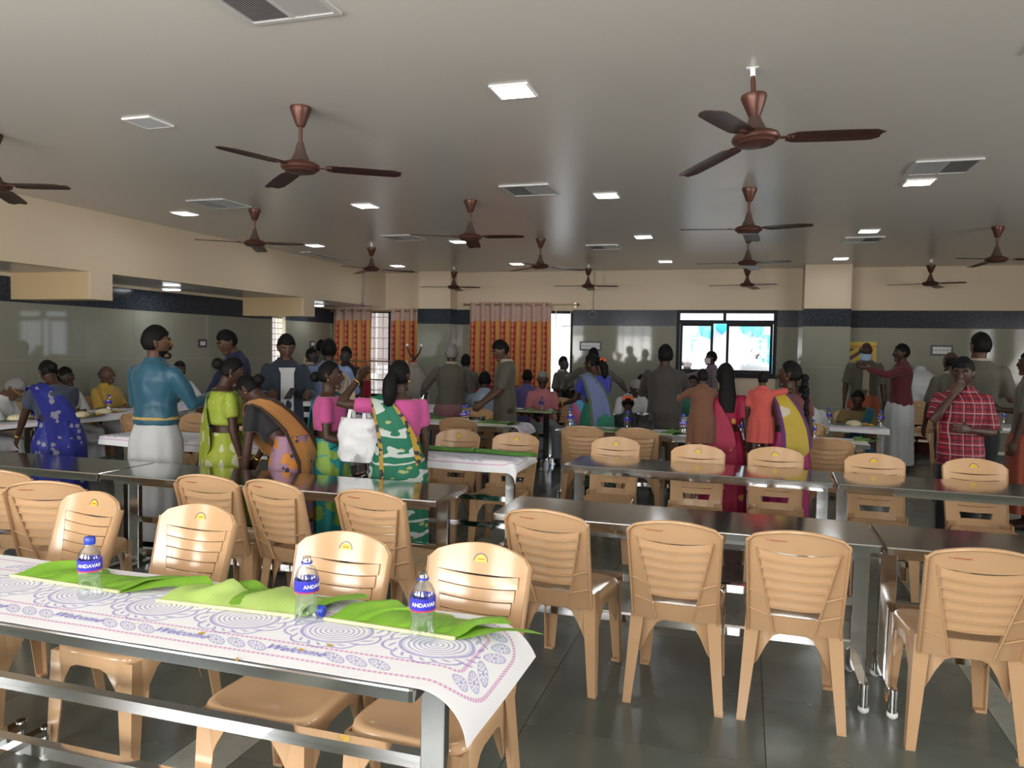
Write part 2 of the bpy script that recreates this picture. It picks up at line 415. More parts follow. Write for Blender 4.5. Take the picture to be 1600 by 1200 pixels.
# right and rear walls (out of frame) with window openings
mb = MB(); ys = [YR, .2, 2.2, 4.2, 6.2, YB]
for i in range(5):
    if i % 2 == 0: mb.b(XR, XR + .2, ys[i], ys[i + 1], 0, ZC)
    else: mb.b(XR, XR + .2, ys[i], ys[i + 1], 0, .75); mb.b(XR, XR + .2, ys[i], ys[i + 1], 2.45, ZC)
struct('wall_right', mb, MT['wall'])
mb = MB(); x = XL - .2
for wx, ww in WINS_REAR:
    mb.b(x, wx - ww / 2, YR - .2, YR, 0, ZC); mb.b(wx - ww / 2, wx + ww / 2, YR - .2, YR, 0, .9); mb.b(wx - ww / 2, wx + ww / 2, YR - .2, YR, 2.8, ZC); x = wx + ww / 2
mb.b(x, XR + .2, YR - .2, YR, 0, ZC)
wr = struct('wall_rear', mb, MT['wall']); tile_rect(wr, 'y', YR, XL, XR, 0, .89, 1)
# pillars
for nm, x0, x1, yf in (('pillar', -6.02, -5.36, 13.42), ('pillar', .885, 1.585, 13.2)):
    p = struct(nm, MB().b(x0, x1, yf, YB - .01, 0, ZC - .001), MT['wall'])
    o = .008
    for a, b_, mt, n2 in ((0, .7, 'tile', 'wall_tile'), (.7, 1.35, 'tile', 'wall_tile'), (1.35, ZT, 'tile', 'wall_tile'), (ZT, ZG, 'granite', 'granite_slab')):
        piece(n2, p, ((x0 + x1) / 2, yf - .004, (a + b_) / 2), (x1 - x0 + .016, .008, b_ - a - .002), MT[mt])
        for xx in (x0 - .004, x1 + .004): piece(n2, p, (xx, (yf + YB - .01) / 2, (a + b_) / 2), (.008, YB - .01 - yf - .002, b_ - a - .002), MT[mt])

# ------------------------------------------------------------------ windows
def frame_rect(mb, x0, x1, z0, z1, y0, y1, t):
    mb.b(x0, x0 + t, y0, y1, z0, z1); mb.b(x1 - t, x1, y0, y1, z0, z1); mb.b(x0 + t, x1 - t, y0, y1, z0, z0 + t); mb.b(x0 + t, x1 - t, y0, y1, z1 - t, z1); return mb
w1 = struct('window_1', frame_rect(MB(), W1[0], W1[1], W1[2], W1[3], YB + .03, YB + .09, .05), MT['black_frame'])
mb = MB(); mb.b(-6.83, -6.79, YB + .04, YB + .08, W1[2] + .05, W1[3] - .05); mb.build('mullion', MT['black_frame'], w1, False)
for i in range(9):
    xx = W1[0] + .12 + i * .2; piece('grille_bar', w1, (xx, YB + .12, (W1[2] + W1[3]) / 2), (.014, .014, W1[3] - W1[2]), MT['grille'])
for i in range(8): piece('grille_bar', w1, ((W1[0] + W1[1]) / 2, YB + .13, W1[2] + .12 + i * .21), (W1[1] - W1[0], .012, .014), MT['grille'])
w2 = struct('window_2', frame_rect(MB(), W2[0], W2[1], W2[2], W2[3], YB + .03, YB + .09, .05), MT['black_frame'])
mb = MB(); frame_rect(mb, -3.40, -3.10, 1.98, 2.30, YB + .015, YB + .03, .014); mb.build('sash', MT['grille'], w2, False)
MB().b(W2[0] + .05, W2[1] - .05, YB + .055, YB + .06, W2[2] + .05, W2[3] - .05).build('pane', MT['glass'], w2, False)
w3 = struct('window_3', frame_rect(MB(), W3[0], W3[1], W3[2], W3[3], YB - .03, YB + .10, .055), MT['black_frame'])
zt = 2.085
mb = MB(); mb.b(W3[0] + .055, W3[1] - .055, YB - .03, YB + .10, zt - .03, zt + .03); mb.b(-.39, -.34, YB - .03, YB + .10, zt + .03, W3[3] - .055); mb.build('transom', MT['black_frame'], w3, False)
for a, b_ in ((W3[0] + .055, -.39), (-.34, W3[1] - .055)): MB().b(a, b_, YB + .03, YB + .036, zt + .03, W3[3] - .055).build('pane', MT['glass'], w3, False)
for a, b_, yy in ((W3[0] + .06, -.55, YB + .02), (-.33, W3[1] - .06, YB + .05)):
    s_ = frame_rect(MB(), a, b_, W3[2] + .055, zt - .03, yy, yy + .025, .045).build('sash', MT['black_frame'], w3, False)
    MB().b(a + .045, b_ - .045, yy + .01, yy + .015, W3[2] + .1, zt - .075).build('pane', MT['glass'], s_, False)
struct('trim_7', MB().b(W3[0] - .03, W3[1] + .03, YB - .05, YB - .002, W3[2] - .03, W3[2]), MT['black_frame'])
struct('trim_8', MB().b(W3[0], W3[1], YB - .012, YB - .001, 0, W3[2] - .031), MT['wall'])
w4 = struct('window_4', MB().b(XL - .10, XL - .07, SL[0], SL[1], SL[2], SL[2] + .03).b(XL - .10, XL - .07, SL[0], SL[1], SL[3] - .03, SL[3]), MT['grille'])
MB().b(XL - .15, XL - .145, SL[0], SL[1], SL[2], SL[3]).build('pane', MT['glass'], w4, False)
for i in range(3): piece('grille_bar', w4, (XL - .09, SL[0] + .1 + i * .1, (SL[2] + SL[3]) / 2), (.012, .012, SL[3] - SL[2]), MT['grille'])
for i in range(9): piece('grille_bar', w4, (XL - .08, (SL[0] + SL[1]) / 2, SL[2] + .1 + i * .1), (.012, SL[1] - SL[0], .012), MT['grille'])
for i, (wx, ww) in enumerate(WINS_REAR):
    w = struct('window_%d' % (5 + i), frame_rect(MB(), wx - ww / 2, wx + ww / 2, .9, 2.8, YR - .08, YR - .02, .05), MT['grille'])
    for k in range(3): piece('grille_bar', w, (wx - ww / 2 + ww * (k + 1) / 4, YR - .05, 1.85), (.03, .03, 1.85), MT['grille'])
    piece('grille_bar', w, (wx, YR - .05, 1.95), (ww - .1, .025, .025), MT['grille'])

# ------------------------------------------------------------------ curtains
g = G('brocade_curtain', .5, 0, .4); g.b.inputs['Sheen Weight'].default_value = .3
uvn = g.n('ShaderNodeUVMap'); x = g.sep(uvn.outputs[0]); u, v = x[0], x[1]
a = g.f('SUBTRACT', g.f('FLOORED_MODULO', u, .2), .1)
red = g.f('LESS_THAN', g.f('ABSOLUTE', a), .052)
zz = g.f('SUBTRACT', g.f('FLOORED_MODULO', v, .115), .0575)
dia = g.f('LESS_THAN', g.f('ADD', g.f('DIVIDE', g.f('ABSOLUTE', a), .046), g.f('DIVIDE', g.f('ABSOLUTE', zz), .062)), 1.0)
dcol = g.mix(g.noise(90, 3, uvn.outputs[0]), (.42, .09, .035), (.62, .23, .07))
rc = g.mix(dia, (.33, .012, .022), dcol)
gc = g.mix(g.f('ABSOLUTE', g.f('SINE', g.f('MULTIPLY', u, 150.0))), (.52, .20, .035), (.66, .33, .075))
body = g.mix(red, gc, rc)
sc = g.f('ADD', 2.10, g.f('MULTIPLY', g.f('ABSOLUTE', g.f('SINE', g.f('MULTIPLY', u, pi / .2))), -.05))
top = g.f('GREATER_THAN', v, sc)
pale = g.mix(g.noise(25, 3, uvn.outputs[0]), (.42, .26, .21), (.55, .38, .32))
hemb = g.f('LESS_THAN', v, .86)
g.col(g.mix(top, g.mix(hemb, body, (.36, .008, .03)), pale))
MT['curtain'] = g.m
def curtain(label, x0, x1, z0, z1, y, name='curtain', off=0.0, group=None):
    L = x1 - x0; n = int(L / .018); P = []; uv = []
    wavel = .2
    rows = [z0, z0 + .3, (z0 + z1) / 2, z1 - .4, z1 - .15, z1]
    for i in range(n + 1):
        s_ = L * i / n; row = []
        for z in rows:
            k = .045 if z < z1 - .2 else .035
            row.append((x0 + s_ + .008 * sin(7 * s_ + z * 3), y + k * cos(2 * pi * (s_ + off) / wavel) + .01 * sin(3 * s_ + z * 2), z)); uv.append((s_ + off, z))
        P.append(row)
    o = MB().sheet(P, .004, uv=uv).build(name, MT['curtain'], None, True, 80)
    rings = 0; xx = x0 + .1
    while xx < x1:
        MB().lathe([(.028, -.004), (.040, -.004), (.040, .004), (.028, .004), (.028, -.004)], 14, cap=False).xf(Matrix.Translation((xx, y, z1 - .045)) @ Matrix.Rotation(pi / 2, 4, 'Y')).build('eyelet', MT['rod'], o); xx += wavel
    return tag(o, label, 'curtain', group)
curtain('red and gold brocade curtain in the far left corner, left of the barred window', -7.98, -7.1, .45, 2.3, YB - .13)
curtain('red and gold brocade curtain between the barred window and the pillar', -6.68, -6.07, .45, 2.3, YB - .13, off=.06)
curtain('wide red and gold brocade curtain on the rod beside the bright opening', -5.04, -3.44, .5, 2.42, YB - .14, off=.03)
def rod(x0, x1, z, y, label):
    t = thing('curtain_rod', label, 'curtain rod', (0, 0, 0))
    MB().cyl((x0, y, z), (x1, y, z), .014).build('rod', MT['rod'], t)
    for xx in (x0, x1): MB().lathe([(.0, 0), (.03, .004), (.035, .02), (.02, .035), (.0, .04)], 14).xf(Matrix.Translation((xx, y, z)) @ Matrix.Rotation(pi / 2 if xx == x1 else -pi / 2, 4, 'Y')).build('finial', MT['rod'], t)
    for xx in (x0 + .06, x1 - .06):
        MB().cyl((xx, y, z), (xx, YB - .002, z), .008).b(xx - .02, xx + .02, YB - .008, YB - .001, z - .05, z + .05).build('bracket', MT['rod'], t)
rod(-5.14, -2.96, 2.375, YB - .14, 'brass curtain rod above the bright opening, with round finials')
rod(-7.99, -6.06, 2.255, YB - .13, 'thin curtain rod tucked under the soffit in the far left corner')
for i, (wx, ww) in enumerate(WINS_REAR[1:3]):
    curtain('orange-red brocade curtain on the window wall behind the camera, %s one' % ('left', 'right')[i], wx - ww / 2 - .35, wx - ww / 2 + .25, .8, 2.85, YR + .1)

# ------------------------------------------------------------------ outdoors behind the windows
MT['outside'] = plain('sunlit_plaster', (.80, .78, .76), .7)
MT['ground'] = plain('concrete_yard', (.45, .44, .42), .8)
struct('ground', MB().b(-40, 40, YB + .2, 60, -.3, -.13), MT['ground'])
struct('outdoor_wall_shade_slab', MB().b(-12, -5.6, 17.2, 17.4, -.13, 6).b(-12, -5.55, 14.0, 17.4, 3.6, 3.8), plain('shaded_plaster', (.30, .24, .22), .8))  # wall, plus an unseen roof slab added to shade it and the stair
t = thing('outdoor_stair', 'pale outdoor staircase with thin white rails behind the barred window', 'staircase', (-8.2, 15.6, -.13))
for i in range(12):
    piece('step', t, (-1.0 + i * .27, 0, .1 + i * .18), (.30, 1.1, .16), MT['outside'])
for k in range(3):
    MB().tube([(3.2, -.6, 1.25 + k * .3 - .1), (-1.3, -.6, 4.25 + k * .3 - .1)], .018).build('rail', MT['white_paint'], t)
for i in range(6):
    xx = -1 + i * .75; MB().cyl((xx, -.6, 0), (xx, -.6, 5.2 - xx * .6667 - .9), .015).build('post', MT['white_paint'], t)
MT['balloon'] = plain('cyan_balloon', (.05, .55, .75), .3); MT['balloon2'] = plain('pale_blue_balloon', (.35, .62, .85), .3)
bal = MB().ball((0, 0, 0), (.13, .13, .155), 14, 10, lambda p: Vector((p.x * (1 + .25 * p.z / .155), p.y * (1 + .25 * p.z / .155), p.z))).lathe([(.02, -.175), (.008, -.155), (.01, -.15)], 8)
bm1, bm2 = bal.mesh('balloon', MT['balloon']), bal.mesh('balloon', MT['balloon2'])
bl = [(1078, 533), (1084, 540), (1076, 547), (1082, 526), (1100, 515), (1106, 520), (1125, 508), (1128, 511), (1164, 511), (1172, 516), (1178, 512), (1184, 516), (1190, 533), (1197, 533), (1193, 541), (1198, 546), (1200, 566), (1203, 575)]
for i, (px, py) in enumerate(bl):
    p = at_y(px, py, 17.78 - .05 * (i % 3))
    o = link('balloon', bm1 if i % 3 else bm2, None, p)
    zone = 'by the left sash' if px < 1112 else 'in the open gap' if px < 1140 else 'along the top of the right sash' if px < 1188 else 'by the right edge of the right sash'
    tag(o, 'sky blue party balloon outside the sliding window, %s' % zone, 'balloon', 'balloons outside the sliding window, ' + zone)
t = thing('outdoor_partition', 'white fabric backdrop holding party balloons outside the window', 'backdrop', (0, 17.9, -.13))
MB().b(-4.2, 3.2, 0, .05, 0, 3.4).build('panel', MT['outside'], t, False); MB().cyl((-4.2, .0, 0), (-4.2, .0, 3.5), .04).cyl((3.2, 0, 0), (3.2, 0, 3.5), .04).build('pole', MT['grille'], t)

# ------------------------------------------------------------------ ceiling lights
FXS = [-5.05, -2.6, -.01, 2.62]; LXS = [-5.97, -3.75, -1.27, 1.32]; LYS = [4.08, 7.03, 9.68, 12.4]
ROWN = ['nearest', 'second', 'third', 'farthest']; COLN = ['leftmost', 'second from left', 'third from left', 'rightmost']
led_fr = MB(); frame_rect(led_fr, -.11, .11, -.11, .11, -.011, .0, .012)
led_fr.v = [(x, z, y) for x, y, z in led_fr.v]; led_fr_me = led_fr.mesh('frame', MT['white_paint'], smooth=False)
led_on = MB().b(-.098, .098, -.098, .098, -.010, -.002).mesh('diffuser', MT['led'], smooth=False)
led_off = MB().b(-.098, .098, -.098, .098, -.010, -.002).mesh('diffuser', MT['switch_mod'], smooth=False)
for r, y in enumerate(LYS):
    for c, x in enumerate(LXS):
        off = (r == 0 and c == 1)
        if r == 0 and c == 0: continue
        t = thing('ceiling_light', ('unlit' if off else 'lit') + ' square ceiling light panel, %s in the %s row' % (COLN[c], ROWN[r]), 'ceiling light', (x, y, ZC), 0, 'square ceiling light panels')
        link('frame', led_fr_me, t); link('diffuser', led_off if off else led_on, t)
for i, (x, y) in enumerate(((-7.62, 8.7), (-7.68, 12.55))):
    t = thing('ceiling_light', 'round surface light under the dropped soffit, %s beam' % ('before the second', 'beyond the second')[i], 'ceiling light', (x, y, ZS), 0, 'round soffit lights')
    MB().lathe([(.0, 0), (.125, 0), (.125, -.03), (.115, -.034)], 28).build('rim', MT['white_paint'], t)
    MB().lathe([(.0, -.031), (.115, -.031), (.11, -.042), (.0, -.046)], 28).build('diffuser', MT['led'], t)

# ------------------------------------------------------------------ ceiling vents
mb = MB(); frame_rect(mb, -.225, .225, -.225, .225, -.012, .0, .025); mb.v = [(x, z, y) for x, y, z in mb.v]; mb.b(-.012, .012, -.2, .2, -.011, -.001)
vfr = mb.mesh('frame', MT['vent'], smooth=False)
vduct = MB().b(-.2, .2, -.2, .2, -.003, -.001).mesh('duct', MT['vent_dark'], smooth=False)
vsl = MB().box((0, 0, 0), (.012, .40, .0016), Matrix.Rotation(radians(38), 3, 'Y')).mesh('slat', MT['vent'], smooth=False)
vsr = MB().box((0, 0, 0), (.012, .40, .0016), Matrix.Rotation(radians(-38), 3, 'Y')).mesh('slat', MT['vent'], smooth=False)
VENTS = [(-1.92, 2.73, 'at the top edge, nearest the camera'), (-5.2, 6.62, 'beside the left fan of the second row'), (-1.9, 6.65, 'above the middle fans, between two lit panels'), (1.38, 6.5, 'on the right, above a lit panel'),
         (1.35, 10.4, 'on the right, in front of the right pillar'), (-1.92, 10.55, 'in the middle of the far ceiling'), (-4.35, 9.2, 'behind the second fan row on the left')]
for x, y, w in VENTS:
    t = thing('ceiling_vent', 'square slatted air vent in the ceiling, ' + w, 'vent', (x, y, ZC), 0, 'ceiling air vents')
    link('frame', vfr, t); link('duct', vduct, t)
    for k in range(15):
        link('slat', vsl, t, (-.19 + k * .0125, 0, -.006)); link('slat', vsr, t, (.19 - k * .0125, 0, -.006))
t = thing('ceiling_vent', 'long narrow linear slot vent beside the left fascia', 'vent', (-6.55, 11.0, ZC))
mb = MB(); frame_rect(mb, -.09, .09, -.65, .65, -.012, 0, .02); mb.v = [(x, z, y) for x, y, z in mb.v]; mb.build('frame', MT['vent'], t, False)
MB().b(-.07, .07, -.63, .63, -.003, -.001).build('duct', MT['vent_dark'], t, False)
for k in range(5): piece('slat', t, (-.055 + k * .0275, 0, -.006), (.010, 1.26, .002), MT['vent'])

# ------------------------------------------------------------------ ceiling fans
cup = [(.0, 0), (.062, 0), (.064, -.012), (.058, -.03), (.030, -.105), (.022, -.118), (.0, -.12)]
fan_cup = MB().lathe(cup, 20).mesh('canopy', MT['fan_hub'])
fan_rod = MB().cyl((0, 0, .0), (0, 0, -.28), .012).mesh('downrod', MT['fan_hub'])
fan_cone = MB().lathe([(.0, .155), (.016, .15), (.022, .13), (.034, .085), (.055, .04), (.07, .022), (.0, .02)], 20).mesh('lower_canopy', MT['fan_dust'])
fan_mot = MB().lathe([(.0, .024), (.09, .024), (.112, .012), (.118, -.002), (.112, -.014), (.098, -.02), (.092, -.03), (.07, -.036), (.0, -.038)], 26).mesh('motor', MT['fan_hub'])
P = []
for i in range(13):
    r = .15 + .45 * i / 12; w = .062 + .006 * sin(pi * i / 12)
    if i == 0: w = .04
    if i == 12: w = .035
    tilt = radians(-5)
    P.append([(r + (.012 if (i == 12 and j < 2) else 0), (j / 3 - .5) * 2 * w * cos(tilt), (j / 3 - .5) * 2 * w * sin(tilt) - .006 * (abs(j / 3 - .5) * 2) ** 2 - .02 * (i / 12)) for j in range(4)])
fan_blade = MB().sheet(P, .003).mesh('blade', MT['fan'], True, 30)
fan_arm = MB().b(.085, .19, -.016, .016, -.008, -.003).cyl((.16, 0, -.012), (.16, 0, .002), .008, seg=8).cyl((.18, 0, -.012), (.18, 0, .002), .008, seg=8).mesh('bracket', MT['fan_hub'], False)
hook = MB().b(-.03, .03, -.012, .012, -.004, 0).b(-.012, .012, -.004, .004, -.06, -.004).mesh('hook', MT['white_paint'], False)
FANS = [(0, 0, 5, 0), (1, 0, 20, 0), (2, 0, 10, .14), (0, 1, -2, 0), (1, 1, -15, 0), (2, 1, -35, 0), (0, 2, 20, .06), (1, 2, 28, 0), (2, 2, -40, 0), (3, 2, -20, 0), (0, 3, -20, .08), (1, 3, -25, .06), (2, 3, -45, .1), (3, 3, -55, .08)]
FYS = [4.05, 7.0, 9.65, 12.8]
FCN = ['leftmost', 'second from left', 'third from left', 'rightmost']
for c, r, ang, drop in FANS:
    t = thing('ceiling_fan', 'brown three-blade ceiling fan, %s of the %s row' % (FCN[c], ROWN[r]) + (', canopy slid down' if drop else ''), 'ceiling fan', (FXS[c], FYS[r], ZC), 0, 'brown ceiling fans')
    if (c, r) == (2, 0): t.rotation_euler = (radians(-2), radians(-4), 0)
    if drop: link('hook', hook, t)
    link('canopy', fan_cup, t, (0, 0, -drop)); o = link('downrod', fan_rod, t, (0, 0, -.045 if drop else 0)); 
    o.scale.z = 1.0
    link('lower_canopy', fan_cone, t, (0, 0, -.355)); link('motor', fan_mot, t, (0, 0, -.355))
    for k in range(3):
        bl_ = link('blade', fan_blade, t, (0, 0, -.355), radians(ang + 120 * k)); link('bracket', fan_arm, bl_)

# ------------------------------------------------------------------ wall fittings
def switchboard(label, p, w, h, nx, nz, axis='y'):
    t = thing('switch_board', label, 'switch board', p, 0 if axis == 'y' else pi / 2)
    fr = MB(); frame_rect(fr, -w / 2, w / 2, -h / 2, h / 2, -.018, -.0, .022); fr.b(-w / 2 + .01, w / 2 - .01, -.006, -.0, -h / 2 + .01, h / 2 - .01)
    fr.build('plate', MT['switch'], t, False)
    iw, ih = (w - .05) / nx, (h - .05) / nz
    for i in range(nx):
        for j in range(nz): piece('switch', t, (-w / 2 + .025 + (i + .5) * iw, -.012, -h / 2 + .025 + (j + .5) * ih), (iw - .004, .012, ih - .006), MT['switch_mod'])
    return t
switchboard('black framed switch board with white switches left of the sliding window', (-2.72, YB - .009, 1.63), .40, .17, 8, 2)
switchboard('black framed switch board with white switches on the right wall', (3.02, YB - .009, 1.65), .32, .17, 5, 2)
switchboard('small two-gang switch plate on the left tiled wall', (XL + .009, 9.83, 1.56), .17, .12, 2, 1, 'x')
switchboard('small two-gang switch plate by the far left corner', (XL + .009, 12.95, 1.575), .17, .12, 2, 1, 'x')
g = G('yellow_poster', .5); xs_ = g.sep(g.coord('Object'))
dg = g.f('GREATER_THAN', g.f('SINE', g.f('ADD', g.f('MULTIPLY', xs_[0], 30.0), g.f('MULTIPLY', xs_[2], -42.0))), .1)
inz = g.f('MULTIPLY', g.f('LESS_THAN', xs_[2], .14), g.f('LESS_THAN', xs_[0], .06))
c0 = g.mix(g.f('MULTIPLY', dg, inz), (.55, .42, .02), (.09, .02, .025))
c1 = g.mix(g.f('MULTIPLY', g.f('GREATER_THAN', xs_[2], .15), g.f('LESS_THAN', xs_[2], .19)), c0, (.55, .20, .02))
g.col(c1); MT['poster'] = g.m
t = thing('wall_poster', 'yellow printed notice on the wall behind the masked man', 'poster', (1.86, YB - .009, 1.52))
MB().b(-.2, .2, -.004, 0, -.25, .25).build('sheet', MT['poster'], t, False)
for k in range(3): piece('panel', t, (.13, -.005, -.17 + k * .13), (.09, .002, .11), MT['curry'])
for nm, pts, lb in (('cable', [(-6.0, 0, 3.0), (-6.0, 0, 2.36)], ''),):
    pass
p = at_x(566, 430, XF_ + .01)
t = thing('hanging_cable', 'thin loose cable with a small coil hanging down the left fascia', 'cable', (XF_ + .012, p.y, 0))
MB().tube([(0, 0, 2.98), (0, .01, 2.7), (0, -.01, 2.45), (0, 0, 2.36)], .004, 6).tube([(0, .07, 2.98), (0, .075, 2.6), (0, .03, 2.36)], .004, 6).build('wire', MT['wire'], t)
MB().tube([(.01, .06 * cos(k * .5), 2.33 + .035 * sin(k * .5)) for k in range(38)], .006, 6).build('coil', MT['blue_plastic'], t)
t = thing('hanging_cable', 'thin straight cable with a coil down the far wall, beside the rod', 'cable', (-2.68, YB - .022, 0))
MB().tube([(0, 0, 2.99), (0, 0, 2.26)], .005, 6).build('wire', MT['wire'], t)
MB().tube([(.08 * cos(k * .5), -.004 - .0004 * k, 2.2 + .06 * sin(k * .5)) for k in range(38)], .007, 6).build('coil', MT['wire'], t)

# ================================================================== plastic chair
def W2(z): return .187 + .014 * max(0, min(1, (z - .43) / .40))
def ybk(z): return -.208 - .145 * (z - .40) / .466
def BK(x, z, o=0.0): return Vector((x, ybk(z) - .030 * (1 - (x / .2) ** 2) - o, z))
def VIN(z): return .085 + (.160 - .085) * (z - .43) / (.775 - .43)
def ztop(x):
    a = abs(x); return .866 - .042 * (a / .2) ** 2 - .022 * (max(0, a - .165) / .036) ** 2
mb = MB(); n = 14
def SAG(x): return .016 * (1 - (x / .2) ** 2)
mb.sheet([[BK(-W2(.8) + 2 * W2(.8) * i / n, .778 - SAG(-W2(.8) + 2 * W2(.8) * i / n) + (ztop(-W2(.8) + 2 * W2(.8) * i / n) - .778 + SAG(-W2(.8) + 2 * W2(.8) * i / n)) * j / 4) for j in range(5)] for i in range(n + 1)], .007)
for s_ in (-1, 1):
    rows = [.395 + (.782 - .395) * k / 8 for k in range(9)]
    mb.sheet([[BK(s_ * (VIN(z) + (W2(z) - VIN(z)) * t), z) for z in rows] for t in (0, .33, .66, 1)], .007)
    zs = [.40, .48, .56, .64, .72, .78, ztop(.19) - .01]
    mb.tube([BK(s_ * (W2(z) - .004), z, .010) for z in zs], [(.006, .022)] * len(zs), 8, up=(1, 0, 0))
    zs = [.405, .47, .55, .64, .72, .775]
    mb.tube([BK(s_ * VIN(z), z, .012) for z in zs], [(.004, .007)] * len(zs), 8, up=(1, 0, 0))
    for z in (.485, .575): mb.tube([BK(s_ * VIN(z), z - .01, .012), BK(s_ * (W2(z) - .01), z + .012, .014)], .004, 6)
mb.sheet([[BK(-.09 + .18 * i / 8, z) for z in (.392, .43, .470)] for i in range(9)], .008)
mb.tube([BK(-.196 + .392 * i / 14, ztop(-.196 + .392 * i / 14) - .004, .006) for i in range(15)], .0065, 8)
ch_back = mb.mesh('backrest', MT['chair'], True, 45)
ch_slats = []
for k in range(6):
    z0 = .514 + k * .0440; h = .0385; R = []
    for i in range(11):
        w = VIN(z0 + h / 2) + .002; x = -w + 2 * w * i / 10; q_ = .016 * (1 - (x / w) ** 2) * (.3 + .7 * k / 5); z_ = z0 - q_
        R.append([BK(x, z_ + dz_, o_) for dz_, o_ in ((0, -.0055), (h * .5, -.0062), (h, -.0055), (h, .0005), (h * .55, .004), (.011, .008), (.008, .0145), (.001, .0150), (-.001, .008))])
    ch_slats.append(MB().loft(R).mesh('slat', MT['chair'], True, 50))
def leg_mesh(x1, y1, x0, y0, fx, fy, wx, wy, ztop_):
    """L-section leg: corner at (x,y), plates running towards fx (x) and fy (y)"""
    rings = []
    for k in range(7):
        t = k / 6; z = ztop_ * (1 - t); x = x1 + (x0 - x1) * t; y = y1 + (y0 - y1) * t
        a = wx[0] + (wx[1] - wx[0]) * t; b_ = wy[0] + (wy[1] - wy[0]) * t; th = .007
        pts = [(0, 0), (a * fx, 0), (a * fx, th * fy), (th * fx, th * fy), (th * fx, b_ * fy), (0, b_ * fy)]
        rings.append([(x + p, y + q, z) for p, q in pts])
    mb = MB().loft(rings)
    mb.b(min(x0, x0 + fx * wx[1]), max(x0, x0 + fx * wx[1]), min(y0, y0 + fy * wy[1]), max(y0, y0 + fy * wy[1]), 0, .012)
    return mb.mesh('leg', MT['chair'], True, 30)
ch_legs = [leg_mesh(s_ * .192, -.205, s_ * .218, -.25, -s_, 1, (.062, .036), (.07, .036), .46) for s_ in (-1, 1)] + \
          [leg_mesh(s_ * .196, .212, s_ * .205, .232, -s_, -1, (.075, .045), (.06, .040), .41) for s_ in (-1, 1)]
def seat_outline(sc, n=48):
    out = []
    for i in range(n):
        t = 2 * pi * i / n; c, s_ = cos(t), sin(t); p = 5.0
        r = (abs(c) ** p + abs(s_) ** p) ** (-1 / p)
        y = .012 + .207 * r * s_ * sc; x = (.196 + .010 * s_) * r * c * sc; out.append((x, y, r))
    return out
mb = MB(); rings = []
for sc, z in ((.02, .416), (.3, .417), (.6, .421), (.8, .428), (.9, .433), (.96, .433), (1.0, .427), (1.015, .416), (1.02, .40)): rings.append([(x, y, z) for x, y, r in seat_outline(sc)])
rings.append([(x, y, .378 - .07 * max(0, (r - 1.05) / .099) ** 1.5) for x, y, r in seat_outline(1.025)])
rings.append([(x, y, .378 - .07 * max(0, (r - 1.05) / .099) ** 1.5 + .001) for x, y, r in seat_outline(1.005)])
rings.append([(x, y, .408) for x, y, r in seat_outline(.99)]); rings.append([(x, y, .410) for x, y, r in seat_outline(.05)])
ch_seat = mb.loft(rings).mesh('seat', MT['chair'], True, 50)
# sticker: yellow half sun under a dark arc; small red line of lettering on the back
MT['sticker_yellow'] = plain('sticker_yellow', (.72, .52, .01), .4, var=.05); MT['sticker_navy'] = plain('sticker_navy', (.02, .025, .09), .4); MT['sticker_red'] = plain('sticker_red', (.42, .02, .02), .5)
def on_back(x, z, o): return BK(x, z, o)
zc = .806
hd = [(0, 0)] + [(.022 * cos(pi * k / 12), .022 * sin(pi * k / 12)) for k in range(13)]
mb = MB(); v = [on_back(x, zc + z, -.0082) for x, z in hd]; mb.add(v, [(0, k, k + 1) for k in range(1, 13)])
mb.add([on_back(r * cos(pi * k / 14), zc + r * sin(pi * k / 14), -.0082) for k in range(15) for r in (.0255, .0285)], [(2 * k, 2 * k + 1, 2 * k + 3, 2 * k + 2) for k in range(14)], 1)
for k in range(7): mb.add([on_back(-.014 + k * .004 + dx, zc + .006 + dz, -.0086) for dx, dz in ((0, 0), (.003, 0), (.003, .0045), (0, .0045))], [(0, 1, 2, 3)], 2)
ch_stick = mb.mesh('sticker', [MT['sticker_yellow'], MT['sticker_navy'], MT['sticker_red']], False)
tm = text_mesh('Deeppolychem .in', .0105, .1)
for vv in tm.vertices:
    x, z = -vv.co.x - .085, .817 + vv.co.y; q = on_back(x, z, .0009 + vv.co.z); vv.co = q
tm.materials.clear(); tm.materials.append(MT['sticker_red']); ch_text = tm
NCH = [0]
def chair(X, Y, view_rz, label, group=None):
    t = thing('plastic_chair', label, 'chair', (X, Y, 0), view_rz, group)
    link('seat', ch_seat, t); bk = link('backrest', ch_back, t)
    for s_ in ch_slats: link('slat', s_, bk)
    link('sticker', ch_stick, bk); link('lettering', ch_text, bk)
    for l in ch_legs: link('leg', l, t)
    return t

